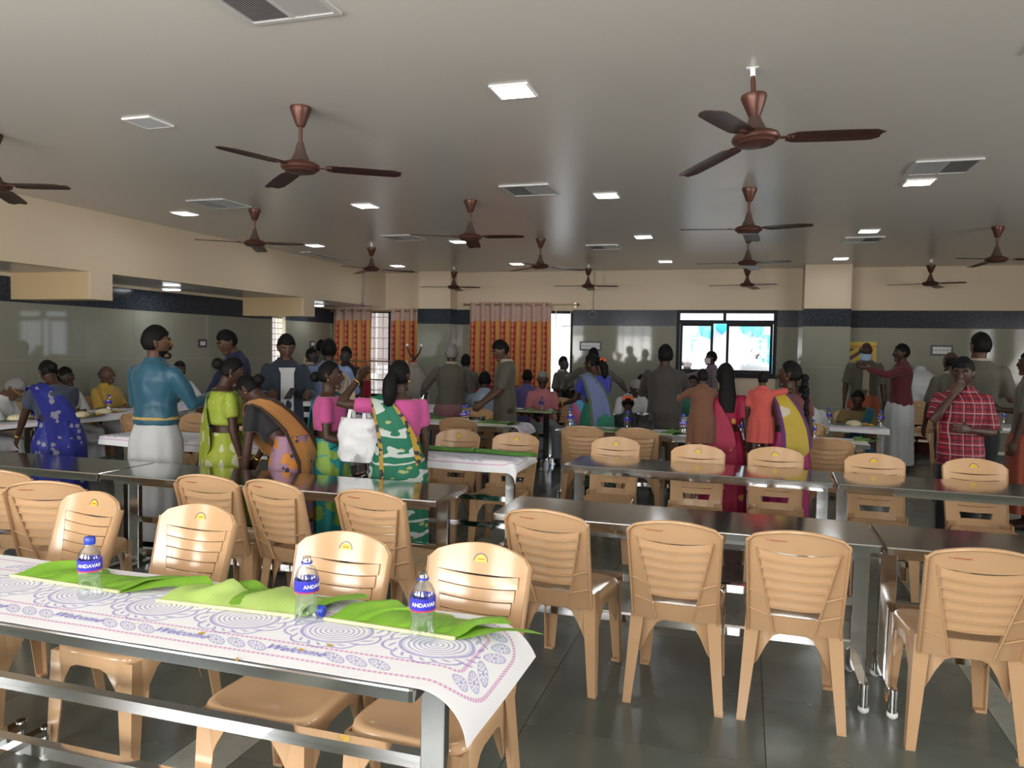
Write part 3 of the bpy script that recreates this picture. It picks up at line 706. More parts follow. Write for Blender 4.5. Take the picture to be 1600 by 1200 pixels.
# ================================================================== steel dining tables
def rrect(x0, x1, y0, y1, r, z, n=4):
    out = []
    for cx, cy, a in ((x1 - r, y1 - r, 0), (x0 + r, y1 - r, pi / 2), (x0 + r, y0 + r, pi), (x1 - r, y0 + r, 1.5 * pi)):
        for k in range(n + 1): out.append((cx + r * cos(a + pi / 2 * k / n), cy + r * sin(a + pi / 2 * k / n), z))
    return out
_tops = {}
def table(X0, X1, Y0, Y1, label, rz=0.0, group=None):
    L = round(X1 - X0, 2); Wd = round(Y1 - Y0, 2)
    t = thing('steel_table', label, 'table', ((X0 + X1) / 2, (Y0 + Y1) / 2, 0), rz, group)
    if (L, Wd) not in _tops:
        a, b_ = L / 2 - .003, Wd / 2
        mb = MB().loft([rrect(-a + .02, a - .02, -b_ + .02, b_ - .02, .01, .722), rrect(-a + .018, a - .018, -b_ + .018, b_ - .018, .01, .717), rrect(-a, a, -b_, b_, .014, .716), rrect(-a, a, -b_, b_, .014, .744), rrect(-a + .002, a - .002, -b_ + .002, b_ - .002, .013, .748), rrect(-a + .006, a - .006, -b_ + .006, b_ - .006, .011, .75)])
        top = mb.mesh('table_top', MT['steel'], False)
        sg = MB()
        for z in (.425, .215): sg = sg
        st = MB().loft([rrect(-L / 2 + .06, L / 2 - .06, -.019, .019, .004, z, 2) for z in (-.019, .019)]).mesh('stretcher', MT['chrome'], False)
        fb = MB().loft([[(x, y, z) for x, z in ((-.02, .10), (.02, .10), (.02, .125), (-.02, .125))] for y in (-b_ + .01, b_ - .01)]).mesh('foot_bar', MT['chrome'], False)
        rail = MB().b(-L / 2 + .06, L / 2 - .06, -.012, .012, .685, .716).mesh('rail', MT['chrome'], False)
        _tops[(L, Wd)] = (top, st, fb, rail, b_)
    top, st, fb, rail, b_ = _tops[(L, Wd)]
    link('table_top', top, t)
    for z in (.425, .215): link('stretcher', st, t, (0, 0, z))
    for s_ in (-1, 1): link('rail', rail, t, (0, s_ * (b_ - .07), 0))
    for s_ in (-1, 1):
        x = s_ * (L / 2 - .055)
        lg = link('leg', _post(), t, (x, 0, 0)); link('foot_bar', fb, lg)
        for q in (-1, 1):
            f = link('foot', _foot(), lg, (0, q * (b_ - .012), 0))
            link('foot_cap', _cap(), lg, (0, q * (b_ - .012), 0))
    return t
_pm = {}
def _post():
    if 'p' not in _pm: _pm['p'] = MB().loft([rrect(-.036, .036, -.02, .02, .004, z, 2) for z in (.10, .7165)]).mesh('leg', MT['steel'], False)
    return _pm['p']
def _foot():
    if 'f' not in _pm: _pm['f'] = MB().lathe([(.0, .022), (.019, .022), (.019, .128), (.016, .131), (0, .131)], 14).mesh('foot', MT['chrome'])
    return _pm['f']
def _cap():
    if 'c' not in _pm: _pm['c'] = MB().lathe([(.0, 0), (.014, 0), (.022, .008), (.024, .016), (.022, .026), (.0, .027)], 14).mesh('foot_cap', MT['white_cap'])
    return _pm['c']
def droop(l, r, amax=1.35):
    a = min(l / r, amax); x = r * sin(a); z = -r * (1 - cos(a)); rest = l - r * a
    if rest > 0: x += rest * cos(a); z -= rest * sin(a)
    return x, z
def cover(X0, X1, Y0, Y1, label, front=0.0, right=0.0, rr=.09, left=0.0, rz=0.0, back=0.0, seed=1):
    cx, cy = (X0 + X1) / 2, (Y0 + Y1) / 2; L = X1 - X0; Wd = Y1 - Y0
    us = []; n = int(L / .06)
    if left: us += [-left + left * k / 6 for k in range(6)]
    us += [L * k / n for k in range(n + 1)]
    if right: us += [L + right * (k + 1) / 12 for k in range(12)]
    vs = []
    if front: vs += [-front + front * k / 5 for k in range(5)]
    vs += [Wd * k / 9 for k in range(10)]
    if back: vs += [Wd + back * (k + 1) / 5 for k in range(5)]
    P = []; uv = []
    for u in us:
        row = []
        for v in vs:
            x, z = u, 0.0
            if u > L: dx, dz = droop(u - L, rr * (1 + .35 * (v / Wd))); x = L + dx; z += dz
            if u < 0: dx, dz = droop(-u, .03); x = -dx; z += dz
            y = v
            if v < 0:
                dy, dz = droop(-v, .022); y = -dy - .004 * sin(u * 5 + seed); z += dz + .012 * sin(u * 2.3 + seed) * (v / -max(front, .01))
            if v > Wd: dy, dz = droop(v - Wd, .03); y = Wd + dy; z += dz
            z += .0022 * (noise.noise(Vector((u * 5, v * 7, seed))) + .6)
            row.append((x - L / 2, y - Wd / 2, z)); uv.append((L + right - u, v + front))
        P.append(row)
    o = MB().sheet(P, -.0012, uv=uv).build('table_cover', MT['cover'], None, True, 60, loc=(cx, cy, .7525), rz=rz)
    return tag(o, label, 'table cover')

TA = (-2.53, -.735, 1.65, 2.17)
table(*TA, 'steel table under the printed paper in the foreground, right one of the pair')
table(-4.33, -2.535, 1.65, 2.17, 'steel table at the left picture edge in the foreground, next to the near printed one')
cvA = cover(-4.33, -.735, 1.652, 2.168, 'white printed paper cover drooping off the foreground table end', right=.20, rr=.13)
table(-3.83, -1.56, 3.735, 4.225, 'bare shiny steel table left of the centre aisle, in front of the green sari woman')
table(-5.64, -3.835, 3.735, 4.225, 'bare shiny steel table at the left edge, in front of the royal blue sari')
table(-1.19, .597, 3.575, 4.06, 'bare steel table on the right in the second row, left one of the pair')
table(.603, 2.40, 3.56, 4.045, 'bare steel table at the right edge in the second row')
table(-1.215, .58, 5.23, 5.75, 'bare steel table in the third row on the right, left one of the pair', radians(-2.6))
table(.586, 2.38, 5.145, 5.665, 'bare steel table in the third row at the right edge', radians(-2.6))
for i in range(2): table(-1.62 - 1.85 * (i + 1), -1.625 - 1.85 * i, 5.22, 5.73, 'steel table under the paper behind the pink blouse women, %s half' % ('right', 'left')[i])
cover(-5.32, -1.625, 5.222, 5.728, 'printed paper cover with leaf rolls behind the green sari woman', front=.085, right=.12, rr=.07, seed=3)
for i in range(2): table(-2.28 - 1.8 * (i + 1), -2.285 - 1.8 * i, 7.49, 8.02, 'steel table behind the two stickered chairs left of centre, %s half' % ('right', 'left')[i])
cover(-5.88, -2.285, 7.492, 8.018, 'printed paper cover with large dark leaves left of centre', front=.01, right=.16, rr=.08, seed=5)
for i in range(2): table(-2.42 - 1.8 * (i + 1), -2.425 - 1.8 * i, 9.42, 9.92, 'steel table in the far left middle by the olive-shirted men, %s half' % ('right', 'left')[i])
cover(-6.02, -2.85, 9.422, 9.918, 'paper cover on the table beyond the olive-shirted men', front=.07, seed=6)
for i in range(2): table(-1.83 + 1.47 * i, -.365 + 1.47 * i, 7.45, 7.96, 'steel table right of centre under the green leaves, %s half' % ('left', 'right')[i])
cover(-1.78, 1.10, 7.452, 7.958, 'paper cover right of centre under the green leaves', front=.005, seed=7)
for i in range(2): table(-1.9 + 1.72 * i, -.185 + 1.72 * i, 9.12, 9.64, 'steel table by the seated blue sari woman, %s half' % ('left', 'right')[i])
cover(-1.9, 1.53, 9.122, 9.638, 'white paper cover in front of the seated blue sari woman', front=.07, seed=8)
table(2.78, 4.55, 10.0, 10.5, 'steel table at the far right edge beside the olive-shirted men'); cover(2.79, 4.54, 10.0, 10.5, 'paper cover on the far right edge table', front=.05, seed=9)
for i in range(3):
    table(-8.01 + 0, -6.12, 0, .55, 'steel table running along the left tiled wall, %s of three' % ('nearest', 'middle', 'farthest')[i], radians(90)).location = (-7.08, 5.1 + 1.9 * i, 0)
o = cover(0, 5.7, 0, .55, 'long white paper cover on the tables along the left wall', front=.07, rz=radians(90), seed=11); o.location = (-7.08, 7.0, .7525)

# Welcome lettering and marks on the near cover
wme = text_mesh('Welcome', .046, .35, .0002); wme.materials.clear(); wme.materials.append(MT['print_blue'])
cxA, cyA = (-4.33 - .735) / 2, (1.652 + 2.168) / 2
for k in range(9):
    u = .228 + .37 * k; x = -.735 + .20 - u
    if x < -.80: link('welcome_print', wme, cvA, (x - cxA, 1.652 + .094 - cyA, .0052))

# ================================================================== chairs (position from the photographed feet and back tops)
def ch_front(px, py, label, rz=180, dy=.36):      # faces the camera side: its back is beyond
    p = at_z(px, py, .862); a = radians(rz); return chair(p.x - sin(a) * dy, p.y + cos(a) * dy, a, label)
def ch_rear(px, py, label, rz=0, dy=.37): 
    p = at_z(px, py, .862); a = radians(rz); return chair(p.x - sin(a) * dy, p.y + cos(a) * dy, a, label)
ch_front(147, 771, 'plastic chair behind the capped bottle, leftmost of four at the near printed table', 172)
ch_front(314, 791, 'plastic chair second from left at the near printed table', 178)
ch_front(541, 835, 'plastic chair third from left at the near printed table', 179)
ch_front(752, 853, 'plastic chair at the right end of the near printed table', 176)
ch_rear(-10, 734, 'plastic chair cut by the left picture edge, seen from behind', 12)
ch_rear(66, 752, 'plastic chair turned askew beside the leftmost chair, slats seen from behind', 22)
ch_rear(318, 742, 'plastic chair seen from behind, left one of the close pair at the steel table', 2)
ch_rear(420, 750, 'plastic chair seen from behind, right one of the close pair at the steel table', -10)
ch_rear(574, 766, 'plastic chair seen from behind in front of the green sari woman', -6)
ch_rear(850, 797, 'plastic chair seen from behind, leftmost of four on the right', -7)
ch_rear(1053, 815, 'plastic chair seen from behind, second of four on the right', -1)
ch_rear(1248, 831, 'plastic chair seen from behind, third of four on the right', -1)
ch_rear(1543, 858, 'plastic chair seen from behind at the right picture edge', 2)
for i, (px, py) in enumerate(((963, 684), (1091, 696), (1212, 700), (1366, 710), (1522, 718))):
    ch_front(px, py, 'stickered plastic chair beyond the third-row steel tables, %s from left' % ('first', 'second', 'third', 'fourth', 'fifth')[i], 180)
for i, (px, py) in enumerate(((910, 666), (995, 669), (1108, 678), (1296, 685))):
    ch_rear(px, py, 'shadowed plastic chair seen from behind at the leaf-covered table right of centre, %s from left' % ('first', 'second', 'third', 'fourth')[i], (6, 0, 0, -4)[i])
ch_front(717, 672, 'stickered plastic chair beside the leaf roll, left of the pair')
ch_front(807, 677, 'stickered plastic chair beside the leaf roll, right of the pair')
ch_front(388, 657, 'plastic chair with yellow sticker behind the lime sari woman')
ch_rear(714, 653, 'plastic chair seen from behind in front of the large dark leaves')
ch_rear(636, 652, 'plastic chair half hidden behind the green sari woman')
ch_rear(742, 626, 'orange-lit plastic chair of the diner in the pale blue shirt', 0)
ch_rear(214, 645, 'plastic chair just right of the dhoti man', 8)
ch_front(306, 646, 'plastic chair left of the lime sari woman', 165)
chair(-7.6, 6.55, radians(-90), 'empty plastic chair against the left wall behind the royal blue sari')
chair(-7.62, 7.6, radians(-90), 'plastic chair under the man in the yellow shirt'); chair(-7.62, 8.9, radians(-90), 'plastic chair under the white-shirted man by the left wall')
chair(-7.62, 5.88, radians(-90), 'plastic chair under the grey-haired diner at the left edge')
ch_front(1437, 627, 'plastic chair left standing beside the man in white dhoti', 170)
chair(-2.55, 10.35, radians(180), 'plastic chair under the man in the pink shirt')
chair(1.28, 10.0, radians(180), 'plastic chair under the woman in the blue sari'); chair(.62, 8.72, 0, 'plastic chair under the man in white seen from behind')
chair(-3.0, 8.75, radians(0), 'plastic chair behind the olive-shirted man with the pail'); chair(-1.45, 10.2, radians(180), 'plastic chair under the capped old diner')
chair(-.48, 10.2, radians(180), 'plastic chair under the young woman beyond the far table')

# ================================================================== bottles
prof = [(0, 0), (.028, .0), (.034, .006), (.036, .018), (.034, .045), (.031, .062), (.033, .078), (.0355, .09), (.0355, .132), (.033, .146), (.024, .162), (.0145, .172), (.0135, .178), (.0135, .180)]
b_shell = MB().lathe(prof, 20, cap=False).mesh('bottle_shell', MT['bottle'])
b_lab = MB().lathe([(.0362, .094), (.0364, .096), (.0364, .128), (.0362, .130)], 24, cap=False).mesh('label_band', plain('blue_label', (.03, .03, .40), .35, var=.1))
b_red = MB().lathe([(.0366, .0935), (.0366, .0975)], 24, cap=False).mesh('label_edge', plain('red_label_edge', (.5, .02, .08), .4))
b_cap = MB().lathe([(0, .176), (.0165, .176), (.017, .178), (.017, .195), (.015, .199), (0, .199)], 18).mesh('cap', MT['blue_plastic'])
b_neck = MB().lathe([(.0135, .178), (.0145, .182), (.0135, .184), (.0125, .198), (.0115, .198), (.0115, .18)], 16, cap=False).mesh('open_neck', MT['bottle'])
b_ring = MB().lathe([(.0165, .176), (.0172, .178), (.0165, .181), (.0155, .181)], 16, cap=False).mesh('neck_ring', MT['blue_plastic'])
tme = text_mesh('ANDAVAR', .0155, 0, .0002, .0002)
for vv in tme.vertices:
    an = -pi / 2 + vv.co.x / .0366; r = .0369 + vv.co.z; vv.co = (r * cos(an), r * sin(an), .113 + vv.co.y)
tme.materials.clear(); tme.materials.append(MT['white_paint'])
def bottle(p, label, capped=True, rz=0.0, full=True):
    t = thing('water_bottle', label, 'bottle', (p.x, p.y, .7545), rz, 'small water bottles')
    link('shell', b_shell, t); l = link('label', b_lab, t); link('label_edge', b_red, l); link('lettering', tme, l)
    if capped: link('cap', b_cap, t)
    else: link('neck', b_neck, t); link('neck_ring', b_ring, t)
bottle(at_z(141, 934, .756), 'sealed water bottle with blue cap on the near printed table', True, radians(42))
bottle(at_z(479, 970, .756), 'open water bottle without cap, middle of three on the near printed table', False, radians(75))
bottle(at_z(660, 1001, .756), 'open water bottle without cap, rightmost on the near printed table', False, radians(28))
o = MB().lathe([(0, .0), (.0165, .0), (.017, .003), (.017, .018), (.015, .022), (0, .022)], 18).xf(Matrix.Translation((0, 0, .0165)) @ Matrix.Rotation(pi / 2, 4, 'Y')).build('bottle_cap', MT['blue_plastic'], None, loc=at_z(497, 962, .756)); tag(o, 'loose blue bottle cap lying beside the middle bottle', 'bottle cap')
for px, py, lb in ((170, 643, 'in front of the man in the yellow shirt'), (296, 630, 'right of the teal-shirted man'), (567, 662, 'between the women in pink blouses'), (740, 639, 'on the far left-middle table by the leaves'), (729, 661, 'on the dark-leaf table left of centre'),
                   (724, 663, 'half behind another by the dark leaves'), (846, 643, 'in front of the man in the pink shirt'), (891, 668, 'at the left end of the right-centre table'), (980, 672, 'beside the black pot'), (1067, 678, 'left of the brown-clad child'),
                   (1160, 684, 'left of the braided woman'), (1269, 688, 'just right of the long braid'), (1294, 664, 'in front of the seated man in white'), (1376, 668, 'at the right end of the blue sari woman table'), (1566, 664, 'behind the plaid-shirted boy')):
    bottle(at_z(px, py, .756), 'capped water bottle ' + lb, True, radians(px))

# ================================================================== banana leaves
def leaf(name, a, b_, depth, label, mats, z=.7565, lift=.03, seed=0, skew=.0, two=True):
    """a, b_: ends of the midrib; the folded blade spreads to the far side by depth"""
    d = b_ - a; L = d.length; ang = atan2(d.y, d.x)
    t = thing(name, label, 'banana leaf', (a.x, a.y, z), ang)
    def blade(dep, zl, sk, sd, x0, x1, mt, nm):
        P = []; n = 22
        for i in range(n + 1):
            s_ = i / n; x = x0 + (x1 - x0) * s_; row = []
            dd = dep * (.82 + .25 * noise.noise(Vector((s_ * 3, sd, 0))) + .10 * sin(s_ * 9 + sd))
            for j in range(8):
                w = j / 7; bump = max(0, noise.noise(Vector((s_ * 4.2, sd * 1.7, .3)))) * lift * 2.4 * w ** 1.3 + lift * .45 * sin(pi * w) + .004 * sin(20 * s_ + 3 * w)
                row.append((x + sk * w + .01 * sin(7 * w + sd), .004 + dd * w, max(.0015 + zl, zl + bump * (1 if mt is not MT['leaf_dark'] else .4))))
            P.append(row)
        MB().sheet(P, -.0008).build(nm, mt, t, True, 60)
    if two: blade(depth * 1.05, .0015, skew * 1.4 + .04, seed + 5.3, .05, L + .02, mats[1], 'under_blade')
    blade(depth, .006, skew, seed, 0, L, mats[0], 'blade')
    MB().tube([(0, 0, .005), (L, 0, .005)], [(.007, .006), (.007, .006)], 8).build('midrib', MT['midrib'], t)
    return t
lz = .757
leaf('banana_leaf', at_z(17, 901, lz), at_z(186, 927, lz), .17, 'folded green banana leaf under the sealed bottle, leftmost on the near table', (MT['leaf'], MT['leaf']), seed=1, skew=.14)
leaf('banana_leaf', at_z(245, 940, lz), at_z(463, 965, lz), .20, 'folded pale green banana leaf in the middle of the near table', (MT['leaf_pale'], MT['leaf']), seed=2, skew=.06)
leaf('banana_leaf', at_z(507, 969, lz), at_z(711, 1000, lz), .16, 'folded green banana leaf at the right end of the near table', (MT['leaf'], MT['leaf']), seed=7.4, skew=.11)
for (x0, y0), (x1, y1), lb in (((655, 699), (742, 704), 'left of the two'), ((745, 704), (832, 711), 'right of the two')):
    a, b_ = at_z(x0, y0, .775), at_z(x1, y1, .775); t = thing('banana_leaf_roll', 'rolled green banana leaf on the paper by the stickered chairs, ' + lb, 'banana leaf', (0, 0, 0))
    MB().tube([a + (b_ - a) * (k / 8) + Vector((0, 0, .003 * sin(k))) for k in range(9)], [(.034, .018)] * 9, 12, up=(0, 1, 0)).build('roll', MT['leaf_hall'], t)
    MB().sheet([[a + (b_ - a) * (k / 8) + Vector((.02, .02 + .05 * j / 2, -.018 + .012 * j)) for j in range(3)] for k in range(9)], .001).build('flap', MT['leaf_hall'], t)
for x0, y0, x1, y1, dp, lb in ((742, 662, 792, 665, .35, 'spread on the table left of centre, right one'), (655, 655, 690, 657, .4, 'behind the pink-lungi man on the table'), (885, 671, 960, 676, .32, 'by the green sari woman on the right-centre table'), (1030, 678, 1050, 680, .3, 'in front of the man in olive seen from behind'),
                               (1330, 690, 1356, 692, .3, 'on the table end behind the stickered chairs'), (742, 640, 770, 641, .3, 'beside the waiting pail'), (800, 643, 862, 646, .28, 'in front of the man in pink'), (350, 678, 415, 683, .2, 'behind the lime sari on the paper')):
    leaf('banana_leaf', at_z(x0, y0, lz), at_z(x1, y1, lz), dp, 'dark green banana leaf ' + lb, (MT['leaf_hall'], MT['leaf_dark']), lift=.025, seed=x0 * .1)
def plate_leaf(px, py, lb, rz=0):
    p = at_z(px, py, lz); t = thing('served_leaf', 'banana leaf served with rice ' + lb, 'banana leaf', (p.x, p.y, .756), rz)
    MB().sheet([[(-.26 + .52 * i / 10, (-.13 + .26 * j / 4) * (1 - .5 * (i / 10) ** 3), .002 + .004 * sin(i)) for j in range(5)] for i in range(11)], .001).build('blade', MT['leaf_dark'], t)
    o = MB().ball((-.03, 0, .01), (.09, .075, .045), 14, 8, lambda q: q * (1 + .12 * noise.noise(q * 30))).build('rice_heap', MT['rice'], t)
    MB().ball((.10, .03, .008), (.045, .04, .022), 10, 6).build('curry_heap', MT['curry'], t); MB().ball((.15, -.05, .008), (.03, .03, .018), 10, 6).build('curry_heap', MT['curry'], t)
plate_leaf(30, 655, 'before the grey-haired diner', radians(90)); plate_leaf(165, 645, 'before the yellow-shirted diner', radians(90)); plate_leaf(1250, 660, 'before the seated man in white', 0); plate_leaf(1338, 664, 'before the seated blue sari woman', 0); plate_leaf(130, 650, 'behind the royal blue sari', radians(90))
MT['petal'] = plain('dry_petal', (.35, .22, .03), .6)
for px, py, lb in ((211, 975, 'above the second lettering'), (315, 990, 'near the left leaf'), (471, 1016, 'near the middle lettering'), (370, 1031, 'on the front edge'), (515, 1009, 'below the right leaf')):
    o = MB().sheet([[(-.009 + .018 * i / 4, (-.004 + .008 * j / 2) * (1 - ((i - 2) / 2.6) ** 2), .0008 + .0012 * j) for j in range(3)] for i in range(5)], .0006).build('dry_petal', MT['petal'], None, loc=at_z(px, py, .757), rz=px); tag(o, 'small dry petal on the printed paper, ' + lb, 'petal')

# ================================================================== people
PENDING = []          # (object, voxel size, smooth iterations, wrinkle) - fused into one continuous surface at the end
def fused(name, mb, mat, parent, vox=.012, it=3, wr=0.0, seed=0.0):
    me = bpy.data.meshes.new(name); me.from_pydata(mb.v, [], mb.f)
    bm = bmesh.new(); bm.from_mesh(me); bmesh.ops.recalc_face_normals(bm, faces=bm.faces); bm.to_mesh(me); bm.free()
    me.materials.append(mat); o = link(name, me, parent)
    md = o.modifiers.new('fuse', 'REMESH'); md.mode = 'VOXEL'; md.voxel_size = vox; md.use_smooth_shade = True
    sm = o.modifiers.new('smooth', 'SMOOTH'); sm.factor = .5; sm.iterations = it
    PENDING.append((o, wr, seed)); return o
SK = {}
def skin(k):
    if k not in SK:
        c = {'dark': (.048, .023, .015), 'mid': (.088, .043, .027), 'light': (.16, .08, .05)}[k]
        g = G('skin_' + k, .5, 0, .3); g.col(g.mix(g.noise(9, 3, g.coord()), vmul(c, .85), vmul(c, 1.15))); SK[k] = g.m
    return SK[k]
MT['hair'] = plain('black_hair', (.006, .0055, .0055), .6, 0, .12, var=.2, scale=40, bump=.5, bscale=160)
MT['hair_grey'] = plain('grey_hair', (.20, .195, .19), .7, 0, .15, var=.3, scale=60, bump=.5, bscale=160)
MT['hair_salt'] = plain('salt_pepper_hair', (.06, .06, .06), .7, 0, .15, var=.5, scale=80, bump=.5, bscale=160)
MT['eye_white'] = plain('eye_white', (.30, .28, .26), .5, 0, .2, var=0); MT['iris'] = plain('iris', (.012, .008, .006), .2, var=0)
MT['lip'] = plain('lip', (.13, .045, .04), .45); MT['gold'] = plain('gold', (.75, .48, .10), .3, .9); MT['shoe'] = plain('dark_shoe', (.015, .013, .012), .5)
MT['maskblue'] = plain('blue_face_mask', (.33, .48, .62), .7); MT['maskblack'] = plain('black_face_mask', (.02, .022, .03), .7); MT['maskwhite'] = plain('pale_face_mask', (.6, .55, .55), .7)
MT['flower'] = plain('orange_flowers', (.75, .10, .015), .7, var=.3, scale=60, bump=.8, bscale=90)
_cl = {}
def cloth(name, c, rough=.75, var=.15, weave=True):
    if name not in _cl:
        lum = sum(c) / 3; c = tuple((x * .85 + lum * .15) * .72 for x in c)
        g = G('cloth_' + name, rough, 0, .3); co = g.coord(); g.b.inputs['Sheen Weight'].default_value = .15
        g.col(g.mix(g.noise(4, 4, co), vmul(c, 1 - var), vmul(c, 1 + var)))
        if weave: g.bump(g.noise(11, 4, co), .35, .012)
        _cl[name] = g.m
    return _cl[name]
def patt(name, base, spots, scale=9, thr=.30, second=None, stretch=(1, 1, 1), streak=False):
    if name not in _cl:
        base, spots = vmul(base, .72), vmul(spots, .72); second = vmul(second, .72) if second else None
        g = G('cloth_' + name, .6, 0, .35); co = g.coord('Object', stretch)
        v = g.voro(scale, co); nz = g.noise(scale * 2.2, 3, co)
        mk = g.f('LESS_THAN', g.f('ADD', v, g.f('MULTIPLY', g.f('SUBTRACT', nz, .5), .5)), thr)
        c = g.mix(mk, g.mix(g.noise(3, 3, co), vmul(base, .85), vmul(base, 1.15)), spots)
        if streak:
            wv = g.f('SINE', g.f('ADD', g.f('MULTIPLY', g.noise(2.5, 2, co), 30.0), g.f('MULTIPLY', g.sep(co)[2], 24.0)))
            c = g.mix(g.f('GREATER_THAN', wv, .72), c, second)
        elif second: c = g.mix(g.f('LESS_THAN', g.voro(scale * 1.3, co, 'F1'), .22), c, second)
        g.col(c); g.bump(g.noise(10, 3, g.coord()), .35, .012); _cl[name] = g.m
    return _cl[name]
g = G('cloth_plaid', .7, 0, .3); xs_ = g.sep(g.coord('Object'))
def stripe(ax, k, thr): return g.f('GREATER_THAN', g.f('SINE', g.f('MULTIPLY', xs_[ax], k)), thr)
sx = g.f('ADD', xs_[0], xs_[1])
c = g.mix(g.f('MULTIPLY', stripe(2, 157.0, .1), .6), (.24, .010, .022), (.02, .006, .015)); c = g.mix(g.f('MULTIPLY', g.f('GREATER_THAN', g.f('SINE', g.f('MULTIPLY', sx, 157.0)), .2), .6), c, (.03, .008, .02))
c = g.mix(stripe(2, 78.5, .972), c, (.33, .20, .20)); g.col(g.mix(g.f('GREATER_THAN', g.f('SINE', g.f('MULTIPLY', sx, 78.5)), .972), c, (.33, .20, .20))); MT['plaid'] = g.m
OLIVE = cloth('olive_uniform', (.115, .103, .075)); CREAM = cloth('cream_collar', (.48, .40, .26)); WHITE = cloth('white_cotton', (.60, .61, .62), var=.04); DHOTI = cloth('white_dhoti', (.56, .57, .58), var=.05)

